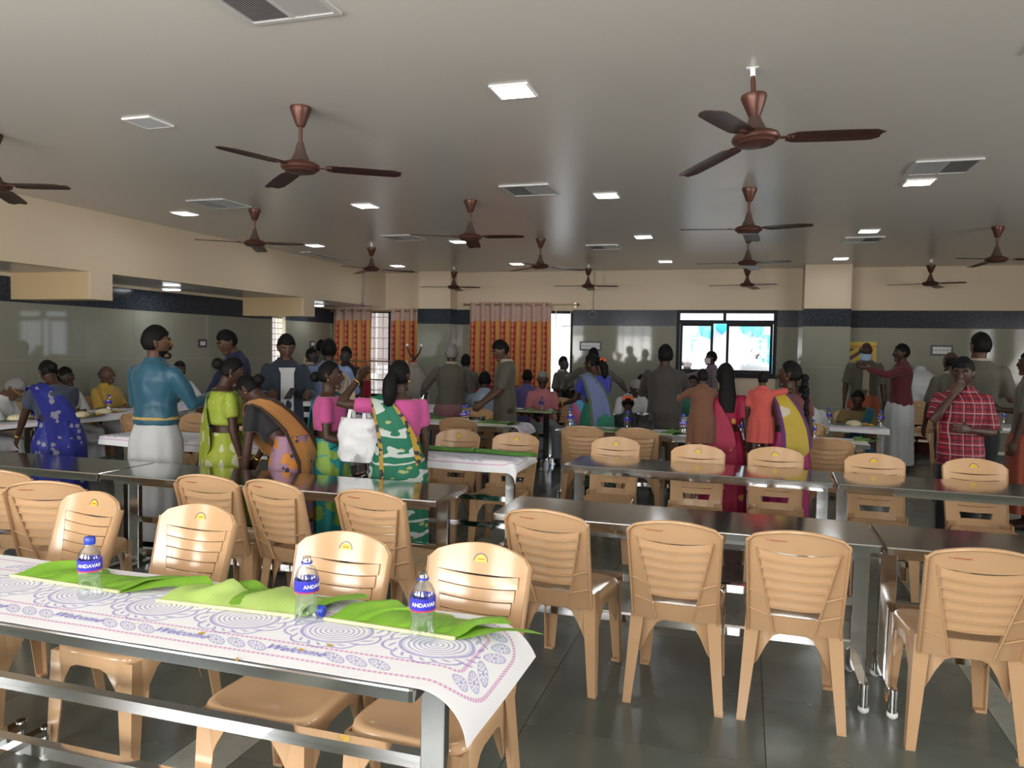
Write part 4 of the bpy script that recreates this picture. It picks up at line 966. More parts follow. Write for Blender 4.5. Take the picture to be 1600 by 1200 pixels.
def sm(a, b_, x): t = max(0, min(1, (x - a) / (b_ - a))); return t * t * (3 - 2 * t)
def head_fn(p):
    x, y, z = p
    if z < 0:
        t = -z / .118; x *= 1 - .30 * t * t; y = y * (1 - .12 * t) if y > 0 else y * (1 - .38 * t)
    else:
        if y > 0: y *= 1 - .10 * (z / .118)
    return Vector((x, y, z))
def person(label, px, py, Y, view, hview=None, Hs=None, pose='stand', lean=0.0, side=0.0, hp=0.0, aR=None, aL=None, sk='dark', hair='short', hm='hair', girth=1.0, top='shirt', tm=None, sleeve='short', hem=.80,
           bot='pants', bm=None, collar=None, placket=None, mask=None, glasses=False, moust=None, female=False, pallu=None, border=None, vox=.0125, X=None, cat='person', base=0.0, extra=None, z_off=0.0, gold_hem=None):
    """px, py: photo pixel of the top of the head; Y: how deep in the hall; view: 0 faces the camera, 90 faces photo right, 180 faces away"""
    p = at_y(px, py, Y); ztop = p.z - base
    if X is None: X = p.x
    root = thing('person', label, cat, (X, Y, base))
    aw = Vector((X, Y, 0)).normalized(); rr_ = Vector((aw.y, -aw.x, 0))
    def ang(v): f = -aw * cos(radians(v)) + rr_ * sin(radians(v)); return atan2(-f.x, f.y)
    a0 = ang(view); root.rotation_euler.z = a0
    hy = 0.0 if hview is None else (ang(hview) - a0 + pi) % (2 * pi) - pi
    if Hs is None: Hs = ztop
    s = Hs / 1.70
    sit = pose == 'sit'
    pz = .54 if sit else .92; dz = pz - .92
    piv = Vector((0, -.02 if not sit else 0, pz))
    RU = Matrix.Rotation(radians(-lean), 3, 'X') @ Matrix.Rotation(radians(side), 3, 'Y')
    def U(q): q = Vector(q) + Vector((0, 0, dz)); return (piv + RU @ (q - piv)) * s
    nk = Vector((0, .0, 1.46)); RH = Matrix.Rotation(hy, 3, 'Z') @ Matrix.Rotation(radians(-hp), 3, 'X')
    def Hd(q): return U(nk + RH @ (Vector(q) - nk))
    gg = girth; sw = .90 if female else 1.0
    def ring(z, rx, ry, cy=0.0, n=16): return [U((rx * cos(2 * pi * k / n), cy + ry * sin(2 * pi * k / n), z)) for k in range(n)]
    TS = [(.84, .150, .105, 0), (.93, .152, .108, -.005), (1.02, .138 + (.0 if not female else -.006), .10, 0), (1.12, .140, .10, .004), (1.22, .155, .108, .006), (1.32, .170, .108, .0), (1.375, .158, .092, -.008), (1.42, .105, .072, -.012), (1.455, .060, .058, -.010)]
    TS = [(z, rx * gg * (sw if z > 1.1 else 1.02 if female else 1), ry * gg * (1.12 if female and 1.15 < z < 1.35 else 1), cy) for z, rx, ry, cy in TS]
    mb = MB(); mb.loft([ring(z, rx - .006, ry - .006, cy) for z, rx, ry, cy in TS])
    mb.tube([U((0, -.012, 1.40)), U((0, -.008, 1.46)), Hd((0, -.004, 1.53))], [.066 * s, .055 * s, .055 * s], 12)
    hc = Vector((0, .008, 1.585))
    mb.loft([[Hd(hc + head_fn(Vector((.076 * max(sin(pi * k / 12), .02) * cos(t), .096 * max(sin(pi * k / 12), .02) * sin(t), -.117 * cos(pi * k / 12))))) for t in [2 * pi * i / 18 for i in range(18)]] for k in range(13)])
    mb.tube([Hd((0, .094, 1.612)), Hd((0, .108, 1.585)), Hd((0, .116, 1.566)), Hd((0, .096, 1.556))], [.008 * s, .011 * s, .016 * s, .012 * s], 8)
    mb.caps(Hd((-.018, .078, 1.490)), Hd((.018, .078, 1.490)), .022 * s, .022 * s, 8); mb.caps(Hd((-.018, .088, 1.535)), Hd((.018, .088, 1.535)), .012 * s, .012 * s, 8)
    mb.caps(Hd((-.045, .080, 1.618)), Hd((.045, .080, 1.618)), .012 * s, .012 * s, 8)
    for q in (-1, 1): mb.caps(Hd((q * .076, -.004, 1.565)), Hd((q * .080, -.012, 1.60)), .013 * s, .017 * s, 8)
    # arms: directions given in the person's own axes (x right, y forward, z up)
    sh = .172 * gg * sw; arms = {}
    for q, spec in ((1, aR), (-1, aL)):
        if spec is None: spec = ((.22, .05, -1), (.10, .30, -1))
        u, f = Vector(spec[0]).normalized(), Vector(spec[1]).normalized(); u.x *= q; f.x *= q
        S = U((q * sh, -.005, 1.362)); E_ = S + u * (.275 * s); Wr = E_ + f * (.245 * s); arms[q] = (S, E_, Wr, u, f)
        th = .92 if female else 1.0
        mb.tube([S - u * .03 * s, S, S + u * .09 * s, E_ - u * .05 * s, E_, E_ + f * .06 * s, Wr - f * .06 * s, Wr], [.036 * s, .046 * s * th, .047 * s * th, .041 * s * th, .040 * s * th, .041 * s * th, .029 * s * th, .026 * s * th], 10)
        nrm = f.cross(Vector((0, 0, 1))); nrm = nrm.normalized() if nrm.length > .2 else Vector((q, 0, 0)); sd = f.cross(nrm).normalized()
        pc = Wr + f * .085 * s
        mb.tube([Wr - f * .01 * s, Wr + f * .03 * s, pc, pc + f * .012 * s], [(.018 * s, .026 * s), (.017 * s, .037 * s), (.014 * s, .041 * s), (.009 * s, .035 * s)], 10, up=nrm)
        for k, (ln, cu) in enumerate(((.068, .5), (.078, .55), (.073, .6), (.056, .7))):
            b0 = pc + sd * ((-.031 + .0205 * k) * s); d1 = (f + nrm * (-q * cu * .55) + sd * (-.12 + .08 * k)).normalized(); d2 = (f * .8 + nrm * (-q * cu * 1.3) + sd * (-.10 + .06 * k)).normalized()
            b1 = b0 + d1 * ln * .5 * s; mb.caps(b0 - d1 * .012 * s, b1, .0095 * s, .0088 * s, 8); mb.caps(b1, b1 + d2 * ln * .5 * s, .0088 * s, .0075 * s, 8)
        t0 = Wr + f * .028 * s - sd * .026 * s; t1 = t0 + (f * .7 - sd * .75 - nrm * q * .35).normalized() * .042 * s; mb.caps(t0, t1, .0125 * s, .010 * s, 8); mb.caps(t1, t1 + (f - sd * .2 - nrm * q * .3).normalized() * .03 * s, .010 * s, .008 * s, 8)
    # legs
    legs = []
    for q in (-1, 1):
        if sit: h0, k0, a_ = Vector((q * .09, 0, .53)), Vector((q * .125, .41, .53)), Vector((q * .125, .44, .085))
        else: h0, k0, a_ = Vector((q * .085, -.01, .89)), Vector((q * .095, .015 + .02 * q, .49)), Vector((q * .10, -.03 + .03 * q, .085))
        h0, k0, a_ = h0 * s, k0 * s, a_ * s; legs.append((h0, k0, a_))
        mb.tube([h0, h0.lerp(k0, .4), k0, k0.lerp(a_, .35), a_, a_ - Vector((0, 0, .05 * s))], [.086 * s * gg, .078 * s * gg, .056 * s, .055 * s, .036 * s, .036 * s], 12)
        mb.tube([a_ + Vector((0, -.045 * s, -.05 * s)), a_ + Vector((0, .03 * s, -.045 * s)), a_ + Vector((q * .012 * s, .12 * s, -.062 * s)), a_ + Vector((q * .015 * s, .175 * s, -.068 * s))], [(.03 * s, .03 * s), (.036 * s, .036 * s), (.042 * s, .020 * s), (.030 * s, .012 * s)], 10, up=(1, 0, 0))
    fused('body', mb, skin(sk), root, vox, 3)
    # face
    for q in (-1, 1):
        e = MB().ball((0, 0, 0), (.0125 * s, .010 * s, .0075 * s), 10, 7); e.ball((0, .0068 * s, 0), .0060 * s, 8, 6); k0 = 10 * 8
        e.mi = [0] * (10 * 7 + 2) + [1] * (len(e.f) - 72)
        o = e.build('eye', [MT['eye_white'], MT['iris']], root); o.location = Hd((q * .031, .0845, 1.598)); o.rotation_euler.z = hy
        MB().tube([Hd((q * .014, .1005, 1.618)), Hd((q * .032, .098, 1.624)), Hd((q * .052, .084, 1.617))], [.004 * s, .0048 * s, .003 * s], 6).build('eyebrow', MT[hm], root)
    MB().tube([Hd((-.026, .093, 1.535)), Hd((0, .1035, 1.536)), Hd((.026, .093, 1.535))], [.003 * s, .0075 * s, .003 * s], 8).build('lips', MT['lip'], root)
    if moust: MB().tube([Hd((-.036, .093, 1.540)), Hd((-.015, .106, 1.551)), Hd((.015, .106, 1.551)), Hd((.036, .093, 1.540))], [.005 * s, .009 * s, .009 * s, .005 * s], 8).build('moustache', MT[moust], root)
    if moust == 'hair' and hair == 'thick':
        def bd(t, zz, k): c_ = sqrt(max(0, 1 - (zz / .119) ** 2)); return Hd(hc + head_fn(Vector((.076 * c_ * cos(t), .096 * c_ * sin(t), zz))) * k)
        T = [pi * (.04 + .92 * i / 14) for i in range(15)]
        mb = MB(); mb.loft([[bd(t, zz - .006 * (1 - sin(t)), k) for t in T] + [bd(t, zz, .85) for t in reversed(T)] for zz, k in ((-.112, 1.0), (-.105, 1.10), (-.085, 1.09), (-.065, 1.07), (-.055, 1.02))]); mb.ball(Hd((0, .080, 1.490)), (.034 * s, .032 * s, .026 * s), 12, 8); mb.build('beard', MT['hair'], root)
    # hair
    if hair:
        n, m_ = 26, 16; R = []; bald = hair == 'bald'; ht = .135 if hair in ('thick', 'short') else .128
        for k in range(m_ + 1):
            ph = pi * k / m_; row = []
            for i in range(n):
                t = 2 * pi * i / n; d = Vector((max(sin(ph), .02) * cos(t), max(sin(ph), .02) * sin(t), -cos(ph)))
                line = -.10 + .62 * sm(-.35, .75, d.y) if not female else -.28 + .95 * sm(-.25, .75, d.y)
                if d.y > .35 and abs(d.x) < .5 and not female: line -= .06
                cov = sm(line - .16, line + .10, d.z)
                if not female: cov *= sm(-.75, -.45, d.z) if d.y < 0 else 1
                if d.y < -.1: cov = max(cov, sm(-.62, -.35, d.z))
                if bald: cov *= 1 - sm(.15, .45, d.z)
                thick = (1.14 if hair == 'thick' else 1.09) + .035 * noise.noise(d * 7 + Vector((px * .1, 0, 0))) + (.05 * max(0, d.z) if hair in ('short', 'thick') else 0)
                r = .86 + (thick - .86) * cov
                row.append(Hd(hc + Vector((0, -.004, .004)) + head_fn(Vector((.078 * d.x, .098 * d.y, .118 * d.z))) * r))
            R.append(row)
        mb = MB().loft(R)
        if hair == 'bun': mb.ball(Hd((0, -.118, 1.575)), .046 * s, 12, 8)
        if hair == 'topbun': mb.ball(Hd((0, -.125, 1.61)), .050 * s, 12, 8)
        if hair == 'pony': mb.tube([Hd((0, -.09, 1.60)), Hd((0, -.135, 1.56)), Hd((0, -.145, 1.47)), Hd((-.01, -.13, 1.38)), Hd((-.02, -.12, 1.33))], [.045 * s, .052 * s, .055 * s, .042 * s, .012 * s], 12)
        if hair == 'braid':
            for k in range(15): mb.ball(Hd((.012 * (-1) ** k, -.125 - .02 * sin(k * .2), 1.56 - k * .052)), ((.036 - .001 * k) * s, (.034 - .001 * k) * s, .038 * s), 10, 6)
            mb.tube([Hd((0, -.13, .80)), Hd((0, -.13, .74)), Hd((0.02, -.13, .60))], [.02 * s, .055 * s, .02 * s], 10)
        if hair == 'long': mb.tube([Hd((0, -.06, 1.62)), Hd((0, -.10, 1.52)), Hd((0, -.13, 1.40)), Hd((0, -.14, 1.25))], [(.062 * s, .05 * s), (.070 * s, .04 * s), (.080 * s, .030 * s), (.065 * s, .018 * s)], 14, up=(1, 0, 0))
        mb.build('hair', MT[hm], root, True, 80)
    if mask:
        dd = .0 if mask != 'chin' else -.035
        P = [[Hd(hc + Vector((0, .0, dd)) + head_fn(Vector((.082 * cos(t), .101 * sin(t), zz))) * 1.04 + Vector((0, .012 * sin(t) ** 4 * (1 if -.05 < zz < -.01 else .4), 0))) for zz in (-.085, -.06, -.035, -.012, .004)] for t in [pi * (.10 + .80 * i / 14) for i in range(15)]]
        MB().sheet(P, -.002).build('face_mask', MT['maskblue' if mask in ('chin', 'blue') else 'maskblack' if mask == 'black' else 'maskwhite'], root)
    if glasses:
        mb = MB()
        for q in (-1, 1):
            mb.tube([Hd((q * .034 + .024 * cos(t), .106, 1.596 + .018 * sin(t))) for t in [2 * pi * i / 16 for i in range(17)]], .0022 * s, 6)
            mb.tube([Hd((q * .058, .105, 1.600)), Hd((q * .078, .06, 1.602)), Hd((q * .082, -.01, 1.60))], .0022 * s, 6)
        mb.tube([Hd((-.012, .107, 1.598)), Hd((.012, .107, 1.598))], .0022 * s, 6).build('spectacles', MT['gold'], root)
    # upper garment
    if top:
        infl = .014 if top == 'blouse' else .022
        mb = MB(); z0 = hem if top != 'blouse' else 1.13
        lo = [(z, rx, ry, cy) for z, rx, ry, cy in TS if z > z0 + .02]
        if z0 <= .84: lo = [(z0, .168 * gg, .122 * gg, 0)] + lo
        else: lo = [(z0, lo[0][1] * .99, lo[0][2] * .99, lo[0][3])] + lo
        if top == 'blouse': lo = [q for q in lo if q[0] < 1.42] + [(1.415, .125 * gg * sw, .078 * gg, -.006)]
        mb.loft([ring(z, rx + infl + (.012 if z < 1.05 else 0), ry + infl + (.012 if z < 1.05 else 0), cy) for z, rx, ry, cy in lo])
        for q in (-1, 1):
            S, E_, Wr, u, f = arms[q]
            k_ = .60 if top == 'blouse' else .92
            if sleeve == 'short': mb.tube([S - u * .05 * s, S, S.lerp(E_, k_ * .5), S.lerp(E_, k_)], [.038 * s, .058 * s, .062 * s, (.058 if top == 'blouse' else .066) * s], 12)
            elif sleeve == 'long': mb.tube([S - u * .05 * s, S, S.lerp(E_, .5), E_, E_.lerp(Wr, .5), Wr - f * .012 * s], [.038 * s, .058 * s, .060 * s, .055 * s, .048 * s, .040 * s], 12)
        fused('blouse' if top == 'blouse' else 'jacket' if top == 'jacket' else 'shirt', mb, tm, root, max(vox, .0125), 4, .0075 if top != 'blouse' else .003, px)
        if top != 'blouse':
            cm = collar or tm
            P = [[U((.068 * k * cos(t), -.012 + .066 * k * sin(t), z_)) for k, z_ in ((1.02, 1.475), (1.10, 1.462), (1.32, 1.435))] for t in [pi * .62 + pi * 1.76 * i / 18 for i in range(19)]]
            MB().sheet(P, .004).build('collar', cm, root, True, 60)
        if placket:
            P = [[U((x_ * (1.3 if z_ > 1.35 else 1), (ry + infl + .004) + cy - (.012 if z_ > 1.38 else 0), z_)) for x_ in ((-.062, 0, .062) if top == 'jacket' else (-.042, 0, .042))] for z_, ry, cy in [(z, ry, cy) for z, rx, ry, cy in lo if z < 1.42]]
            MB().sheet(P, -.004).build('shirt_front' if top == 'jacket' else 'placket', placket, root, True, 60)
    # lower garment
    if bot == 'pants' or (sit and bot):
        mb = MB(); mb.loft([[(q_ * s) for q_ in [Vector((.158 * gg * k * cos(2 * pi * i / 16), .118 * gg * k * sin(2 * pi * i / 16), z_)) for i in range(16)]] for z_, k in ((pz - .10, .98), (pz - .02, 1.06), (pz + .10, 1.03))])
        for h0, k0, a_ in legs: mb.tube([h0 + Vector((0, 0, .02)), h0, h0.lerp(k0, .5), k0, k0.lerp(a_, .5), a_ + Vector((0, 0, .0))], [.09 * s, .100 * s * gg, .092 * s * gg, .076 * s, .070 * s, .066 * s], 12)
        if sit and bot in ('sari', 'dhoti'):
            h0, k0, a_ = legs[0]; mb.tube([Vector((0, 0, .50)) * s, Vector((0, .25, .50)) * s, Vector((0, .42, .48)) * s, Vector((0, .44, .25)) * s, Vector((0, .44, .08)) * s], [(.17 * s, .09 * s), (.18 * s, .09 * s), (.18 * s, .08 * s), (.17 * s, .06 * s), (.19 * s, .07 * s)], 12, up=(1, 0, 0))
        fused('trousers' if bot == 'pants' else bot, mb, bm, root, .0145, 4, .005, px)
    elif bot in ('dhoti', 'sari', 'lungi', 'skirt'):
        n = 56; R = []; zt_ = 1.02 if bot != 'sari' else 1.07; hemz = {'dhoti': .09, 'sari': .03, 'lungi': .16, 'skirt': .52}[bot]; rows = 16
        for k in range(rows + 1):
            t = k / rows; z = zt_ + (hemz - zt_) * t; row = []
            bx = .152 + .048 * sm(0, .22, t) + (.012 * t if bot != 'dhoti' else -.004); by = .112 + .05 * sm(0, .22, t) + .012 * t
            for i in range(n):
                th = 2 * pi * i / n; fold = (.004 + .016 * t) * (noise.noise(Vector((cos(th) * 2.6, sin(th) * 2.6, px * .37 + t * .6))) + .55 * sin(th * 11 + 2.5 * noise.noise(Vector((cos(th), sin(th), t)))))
                row.append(Vector(((bx * gg + fold) * cos(th), (by * gg + fold) * sin(th), z)) * s)
            R.append(row)
        mb = MB().loft(R); o = mb.build({'dhoti': 'dhoti', 'sari': 'sari_skirt', 'lungi': 'lungi', 'skirt': 'skirt'}[bot], bm, root, True, 70)
        if gold_hem: MB().loft([[Vector(((.168 + e) * gg * cos(2 * pi * i / 40), (.130 + e) * gg * sin(2 * pi * i / 40), z_)) * s for i in range(40)] for e, z_ in ((-.014, 1.026), (.002, 1.024), (.006, 1.004), (-.014, 1.0))]).build('gold_border', gold_hem, root)
    if not sit and bot in ('pants', 'dhoti'):
        for h0, k0, a_ in legs: MB().tube([a_ + Vector((0, -.06, -.058)) * s, a_ + Vector((0, .03, -.05)) * s, a_ + Vector((0, .12, -.064)) * s, a_ + Vector((0, .20, -.070)) * s], [(.036 * s, .026 * s), (.043 * s, .034 * s), (.048 * s, .021 * s), (.030 * s, .014 * s)], 12, up=(1, 0, 0)).build('shoe', MT['shoe'], root)
    # sari end drawn over the left shoulder
    if pallu:
        def spl(pts, n=14):
            out = []; pts = [Vector(q_) for q_ in pts]
            for i in range(n + 1):
                t = i / n * (len(pts) - 1); k = min(int(t), len(pts) - 2); f = t - k
                p0, p1, p2, p3 = pts[max(k - 1, 0)], pts[k], pts[k + 1], pts[min(k + 2, len(pts) - 1)]
                out.append(.5 * ((2 * p1) + (p2 - p0) * f + (2 * p0 - 5 * p1 + 4 * p2 - p3) * f * f + (3 * p1 - p0 - 3 * p2 + p3) * f ** 3))
            return out
        w = gg * sw
        Ei = [(.175 * w, .02, .99), (.12 * w, .135, 1.10), (.02, .165, 1.24), (-.055, .125, 1.38), (-.085, .0, 1.462), (-.05, -.115, 1.38), (.03, -.150, 1.25), (.10, -.148, 1.10), (.13, -.150, .95)]
        Eo = [(.02, .17, .96), (-.07, .165, 1.06), (-.14 * w, .135, 1.20), (-.185 * w, .08, 1.36), (-.205 * w, .0, 1.425), (-.20 * w, -.085, 1.34), (-.185 * w, -.125, 1.20), (-.165 * w, -.150, 1.02), (-.16 * w, -.165, .62)]
        A, B_ = spl(Ei), spl(Eo); P = []
        for a_, b2 in zip(A, B_):
            row = []
            for j in range(9):
                f = j / 8; q_ = a_.lerp(b2, f); bul = Vector((q_.x, q_.y, 0)); bul = bul.normalized() if bul.length > .03 else Vector((0, 0, 1))
                q_ = q_ + bul * (.012 + .006 * sin(j * 2.6 + px)) ; k_ = sm(.80, 1.06, q_.z); row.append(U(q_).lerp((q_ + Vector((0, 0, dz))) * s, 1 - k_))
            P.append(row)
        o = MB().sheet(P, .004).build('sari_drape', pallu, root, True, 80)
        if border:
            for e in (0, 7): MB().sheet([[r_[e] + (r_[e] - U((0, 0, (r_[e].z / s - dz)))).normalized() * .006, r_[e + 1] + (r_[e + 1] - U((0, 0, (r_[e + 1].z / s - dz)))).normalized() * .006] for r_ in P], .003).build('sari_border', border, root, True, 80)
    if female:
        for q in (-1, 1): MB().ball(Hd((q * .084, .004, 1.552)), .007 * s, 8, 6).build('earring', MT['gold'], root)
        for q in (-1, 1):
            S, E_, Wr, u, f = arms[q]; a = f.orthogonal().normalized(); b2 = f.cross(a)
            MB().tube([Wr - f * .02 * s + (a * cos(t) + b2 * sin(t)) * .033 * s for t in [2 * pi * i / 14 for i in range(15)]], .004 * s, 6).build('bangle', MT['gold'], root)
    root['_s'] = s
    return root, Hd, U, arms, s
def finish_people():
    bpy.context.view_layer.update(); dgp = bpy.context.evaluated_depsgraph_get(); new = []
    for o, wr, sd in PENDING:
        me = bpy.data.meshes.new_from_object(o.evaluated_get(dgp)); new.append((o, me, wr, sd))
    for o, me, wr, sd in new:
        o.modifiers.clear(); old = o.data
        if wr:
            nv = [v.normal.copy() for v in me.vertices]
            for v, nn in zip(me.vertices, nv):
                c = v.co; v.co = c + nn * (wr * (noise.noise(Vector((c.x * 7 + sd, c.y * 7 + c.z * 4, c.z * 5))) + .6 * noise.noise(Vector((c.x * 21 + sd, c.y * 21, c.z * 12)))))
        nm = old.name; o.data = me; bpy.data.meshes.remove(old); me.name = nm
        me.polygons.foreach_set('use_smooth', [True] * len(me.polygons))

HANG = ((.20, .02, -1), (.08, .22, -1)); BENT = ((.28, .12, -1), (-.25, 1, .08)); EAT = ((.30, .45, -.8), (-.30, .95, .12)); DOWN = ((.12, .45, -.9), (0, .55, -.85)); LAP = ((.2, .35, -.9), (-.2, 1, -.25))
NAVY = cloth('navy', (.012, .018, .05)); DARK = cloth('dark_trousers', (.02, .021, .025)); PINK = cloth('pink_blouse', (.60, .045, .27))
NEAR = .0085
# --- near group by the bare steel table
r, Hd, U, A, s = person('man in teal silk shirt and white gold-bordered dhoti, spectacles, facing right', 243, 513, 4.72, 138, 95, hair='thick', moust='hair', glasses=True, tm=cloth('teal_silk', (.010, .105, .175), .4), sleeve='long', hem=.96, bot='dhoti', bm=DHOTI, gold_hem=cloth('gold_border', (.55, .36, .08)), aR=((.3, .35, -.9), (.05, 1, .25)), aL=((.3, .3, -.9), (-.2, 1, .05)), sk='mid', vox=NEAR, girth=1.06)
person('woman in royal blue sari with silver butterfly print, bending at the left', 92, 577, 4.95, 205, 200, Hs=1.44, lean=16, hp=18, female=True, hair='bun', top='blouse', tm=cloth('slate_blouse', (.045, .055, .11)), bot='sari', bm=patt('bluesari', (.022, .030, .26), (.30, .29, .36), 13, .27), pallu=patt('bluesari', (.022, .030, .26), (.30, .29, .36), 13, .27), aR=DOWN, aL=DOWN, girth=1.22, vox=NEAR)
person('woman in lime green printed sari with hair in a bun, looking down to the right', 352, 565, 4.72, 105, 92, Hs=1.47, hp=22, female=True, hair='topbun', top='blouse', tm=patt('limeblouse', (.33, .42, .04), (.45, .50, .12), 40, .3), bot='sari', bm=patt('limesari', (.32, .38, .03), (.52, .55, .36), 9, .40), pallu=patt('limesari', (.32, .38, .03), (.52, .55, .36), 9, .40), aR=((.12, .05, -1), (.05, .25, -1)), aL=BENT, girth=1.12, vox=NEAR)
person('woman in black blouse and orange-bordered floral sari, bending over the table', 436, 592, 4.6, 232, 235, Hs=1.50, lean=38, hp=12, female=True, hair='bun', top='blouse', tm=cloth('black_blouse', (.015, .014, .016)), bot='sari', bm=patt('floralsari', (.36, .20, .28), (.60, .22, .02), 10, .36, (.05, .04, .06)), pallu=cloth('orange_pallu', (.60, .24, .02)), border=cloth('brown_border', (.05, .02, .01)), aR=DOWN, aL=((.1, .1, -1), (0, .15, -1)), vox=NEAR, X=at_y(458, 600, 4.6).x)
r5 = person('woman in pink blouse and turquoise sari, in profile, carrying bags', 515, 569, 4.82, 82, 80, Hs=1.45, female=True, hair='bun', top='blouse', tm=PINK, bot='sari', bm=patt('turqsari', (.02, .27, .27), (.24, .40, .06), 8, .44), pallu=patt('turqsari', (.02, .27, .27), (.24, .40, .06), 8, .44), aR=((.15, .05, -1), (-.1, 1, -.25)), aL=((.15, .25, -1), (0, 1, -.2)), sk='dark', vox=NEAR, girth=1.05)
person('woman in green patterned sari and pink blouse, back turned, elbow raised', 624, 573, 4.62, 192, 150, Hs=1.47, female=True, hair='pony', top='blouse', tm=PINK, bot='sari', bm=patt('greensari', (.008, .16, .085), (.40, .42, .16), 9, .2, (.55, .60, .55), (1, 1, 2.2), True), pallu=patt('greensari', (.008, .16, .085), (.40, .42, .16), 9, .2, (.55, .60, .55), (1, 1, 2.2), True), border=patt('goldborder', (.42, .25, .02), (.02, .02, .03), 26, .4), aR=((.10, .0, -1), (.03, .12, -1)), aL=((.95, .2, .05), (-.55, .35, .65)), girth=1.14, vox=NEAR)
# --- behind the papered table on the left
r7 = person('young man in open navy jacket over white T-shirt, looking at his hands', 446, 523, 6.4, 8, 8, hp=22, top='jacket', tm=cloth('navy_jacket', (.022, .032, .055)), placket=WHITE, sleeve='long', hair='thick', bm=cloth('blue_jeans', (.03, .055, .10)), aR=BENT, aL=BENT, sk='mid', vox=NEAR)
person('young man in navy shirt leaning left beside the spectacled jacket man', 380, 514, 6.95, -62, -70, lean=12, hp=14, tm=cloth('navy_shirt', (.012, .02, .075)), sleeve='long', hair='thick', bm=DARK, aR=DOWN, aL=DOWN, sk='mid')
person('man in light blue shirt seen from behind, left of centre', 514, 543, 7.05, 172, 170, Hs=1.62, tm=cloth('sky_shirt', (.20, .30, .56)), hair='short', bm=DARK, sleeve='long', aR=EAT, aL=EAT, girth=1.12)
person('masked server in olive behind the pale blue shirt, on its left', 487, 545, 9.9, 60, 60, tm=OLIVE, collar=CREAM, mask='black', bm=DARK)
person('dark-haired man glimpsed behind the masked server near the left corner', 502, 533, 10.9, 160, 160, tm=OLIVE, bm=DARK, hair='thick')
person('masked man peeping over the right shoulder of the light blue shirt', 541, 543, 9.2, -20, -30, tm=cloth('black_shirt', (.02, .018, .018)), mask='black', bm=DARK)
# --- diners along the left wall
person('diner in bright yellow shirt with grey moustache by the left wall', 150, 570, 7.6, 52, 70, Hs=1.62, pose='sit', tm=cloth('yellow_shirt', (.62, .37, .015)), hair='bald', hm='hair_salt', moust='hair_grey', bot='dhoti', bm=WHITE, aR=EAT, aL=LAP, sk='mid', X=-7.66, girth=1.1)
person('old grey-haired diner in white stooping over his leaf at the left edge', 16, 588, 5.88, 62, 66, Hs=1.62, pose='sit', lean=24, hp=22, tm=WHITE, hair='short', hm='hair_grey', glasses=True, bot='dhoti', bm=WHITE, aR=EAT, aL=LAP, sk='mid', X=-7.52)
person('diner in white shirt half hidden behind the royal blue sari', 113, 585, 7.02, 40, 60, Hs=1.6, pose='sit', tm=WHITE, bm=WHITE, bot='dhoti', aR=EAT, aL=LAP, X=-7.68)
person('dark-faced diner in white shirt by the wall, hand raised', 302, 572, 8.9, 35, 30, Hs=1.66, pose='sit', tm=WHITE, bot='dhoti', bm=WHITE, moust='hair', aR=((.5, .5, -.6), (.3, .7, .65)), aL=EAT, X=-7.66)
# --- centre, servers and diners
r19 = person('grey-haired server in olive shirt and pink lungi, back turned', 706, 546, 8.72, 186, 178, Hs=1.60, lean=6, tm=OLIVE, collar=CREAM, hair='short', hm='hair_grey', bot='lungi', bm=cloth('pink_lungi', (.30, .12, .14)), aR=BENT, aL=((.5, .35, -.8), (.1, .9, -.4)), girth=1.12, sleeve='long')
person('dark-haired server in olive behind the grey-haired one', 728, 555, 10.3, 176, 160, tm=OLIVE, collar=CREAM, bm=DARK, aR=EAT, aL=EAT, sleeve='long')
r20 = person('young server in olive in profile, holding a steel pail', 790, 532, 8.55, -82, -75, hp=24, tm=OLIVE, collar=CREAM, bm=cloth('olive_trousers', (.045, .038, .03)), hair='thick', aR=((.1, .3, -1), (0, .8, -.7)), aL=((.1, .35, -.95), (0, .8, -.65)), sk='mid', hem=.72)
person('diner in pale blue checked shirt seen from behind, centre left', 757, 581, 9.05, 178, 178, Hs=1.64, pose='sit', lean=14, tm=cloth('pale_blue_shirt', (.36, .46, .58)), bm=DARK, aR=EAT, aL=EAT, sleeve='long')
person('older man in pink shirt sitting on a chair, facing the camera', 848, 590, 10.3, 12, -5, Hs=1.60, pose='sit', hp=8, tm=cloth('salmon_shirt', (.62, .17, .19)), hair='short', hm='hair_grey', bm=cloth('pale_trousers', (.33, .36, .40)), aR=LAP, aL=LAP, sk='dark')
person('diner in purple shirt beside the man in pink', 822, 594, 11.0, 170, 170, Hs=1.6, pose='sit', lean=10, tm=cloth('purple_shirt', (.14, .10, .34)), bm=DARK, aR=EAT, aL=EAT)
person('masked server in grey uniform by the bright opening', 880, 558, 11.6, 48, 45, tm=cloth('grey_uniform', (.13, .125, .115)), collar=CREAM, placket=CREAM, mask='black', bm=DARK, aR=BENT, aL=BENT)
r24 = person('woman in green and blue sari with orange flowers in her hair', 935, 549, 8.55, 208, 240, Hs=1.53, lean=8, hp=16, female=True, hair='pony', top='blouse', tm=cloth('blue_blouse', (.02, .03, .40)), bot='sari', bm=cloth('emerald_sari', (.006, .20, .11)), pallu=cloth('lavender_pallu', (.13, .17, .36)), border=cloth('moss_border', (.09, .13, .05)), aR=DOWN, aL=((.25, .3, -.9), (.2, .9, -.3)), girth=1.16)
MB().tube([r24[1]((-.035, -.135, 1.585)), r24[1]((0, -.165, 1.56)), r24[1]((.045, -.135, 1.53))], [.022, .032, .022], 10).build('hair_flowers', MT['flower'], r24[0])
person('server in olive bending behind the emerald sari, arms spread', 927, 566, 10.8, 170, 170, Hs=1.58, tm=OLIVE, sleeve='long', bm=DARK, aR=((.8, .2, -.6), (.3, .7, -.6)), aL=((.8, .2, -.6), (.3, .7, -.6)), girth=1.15)
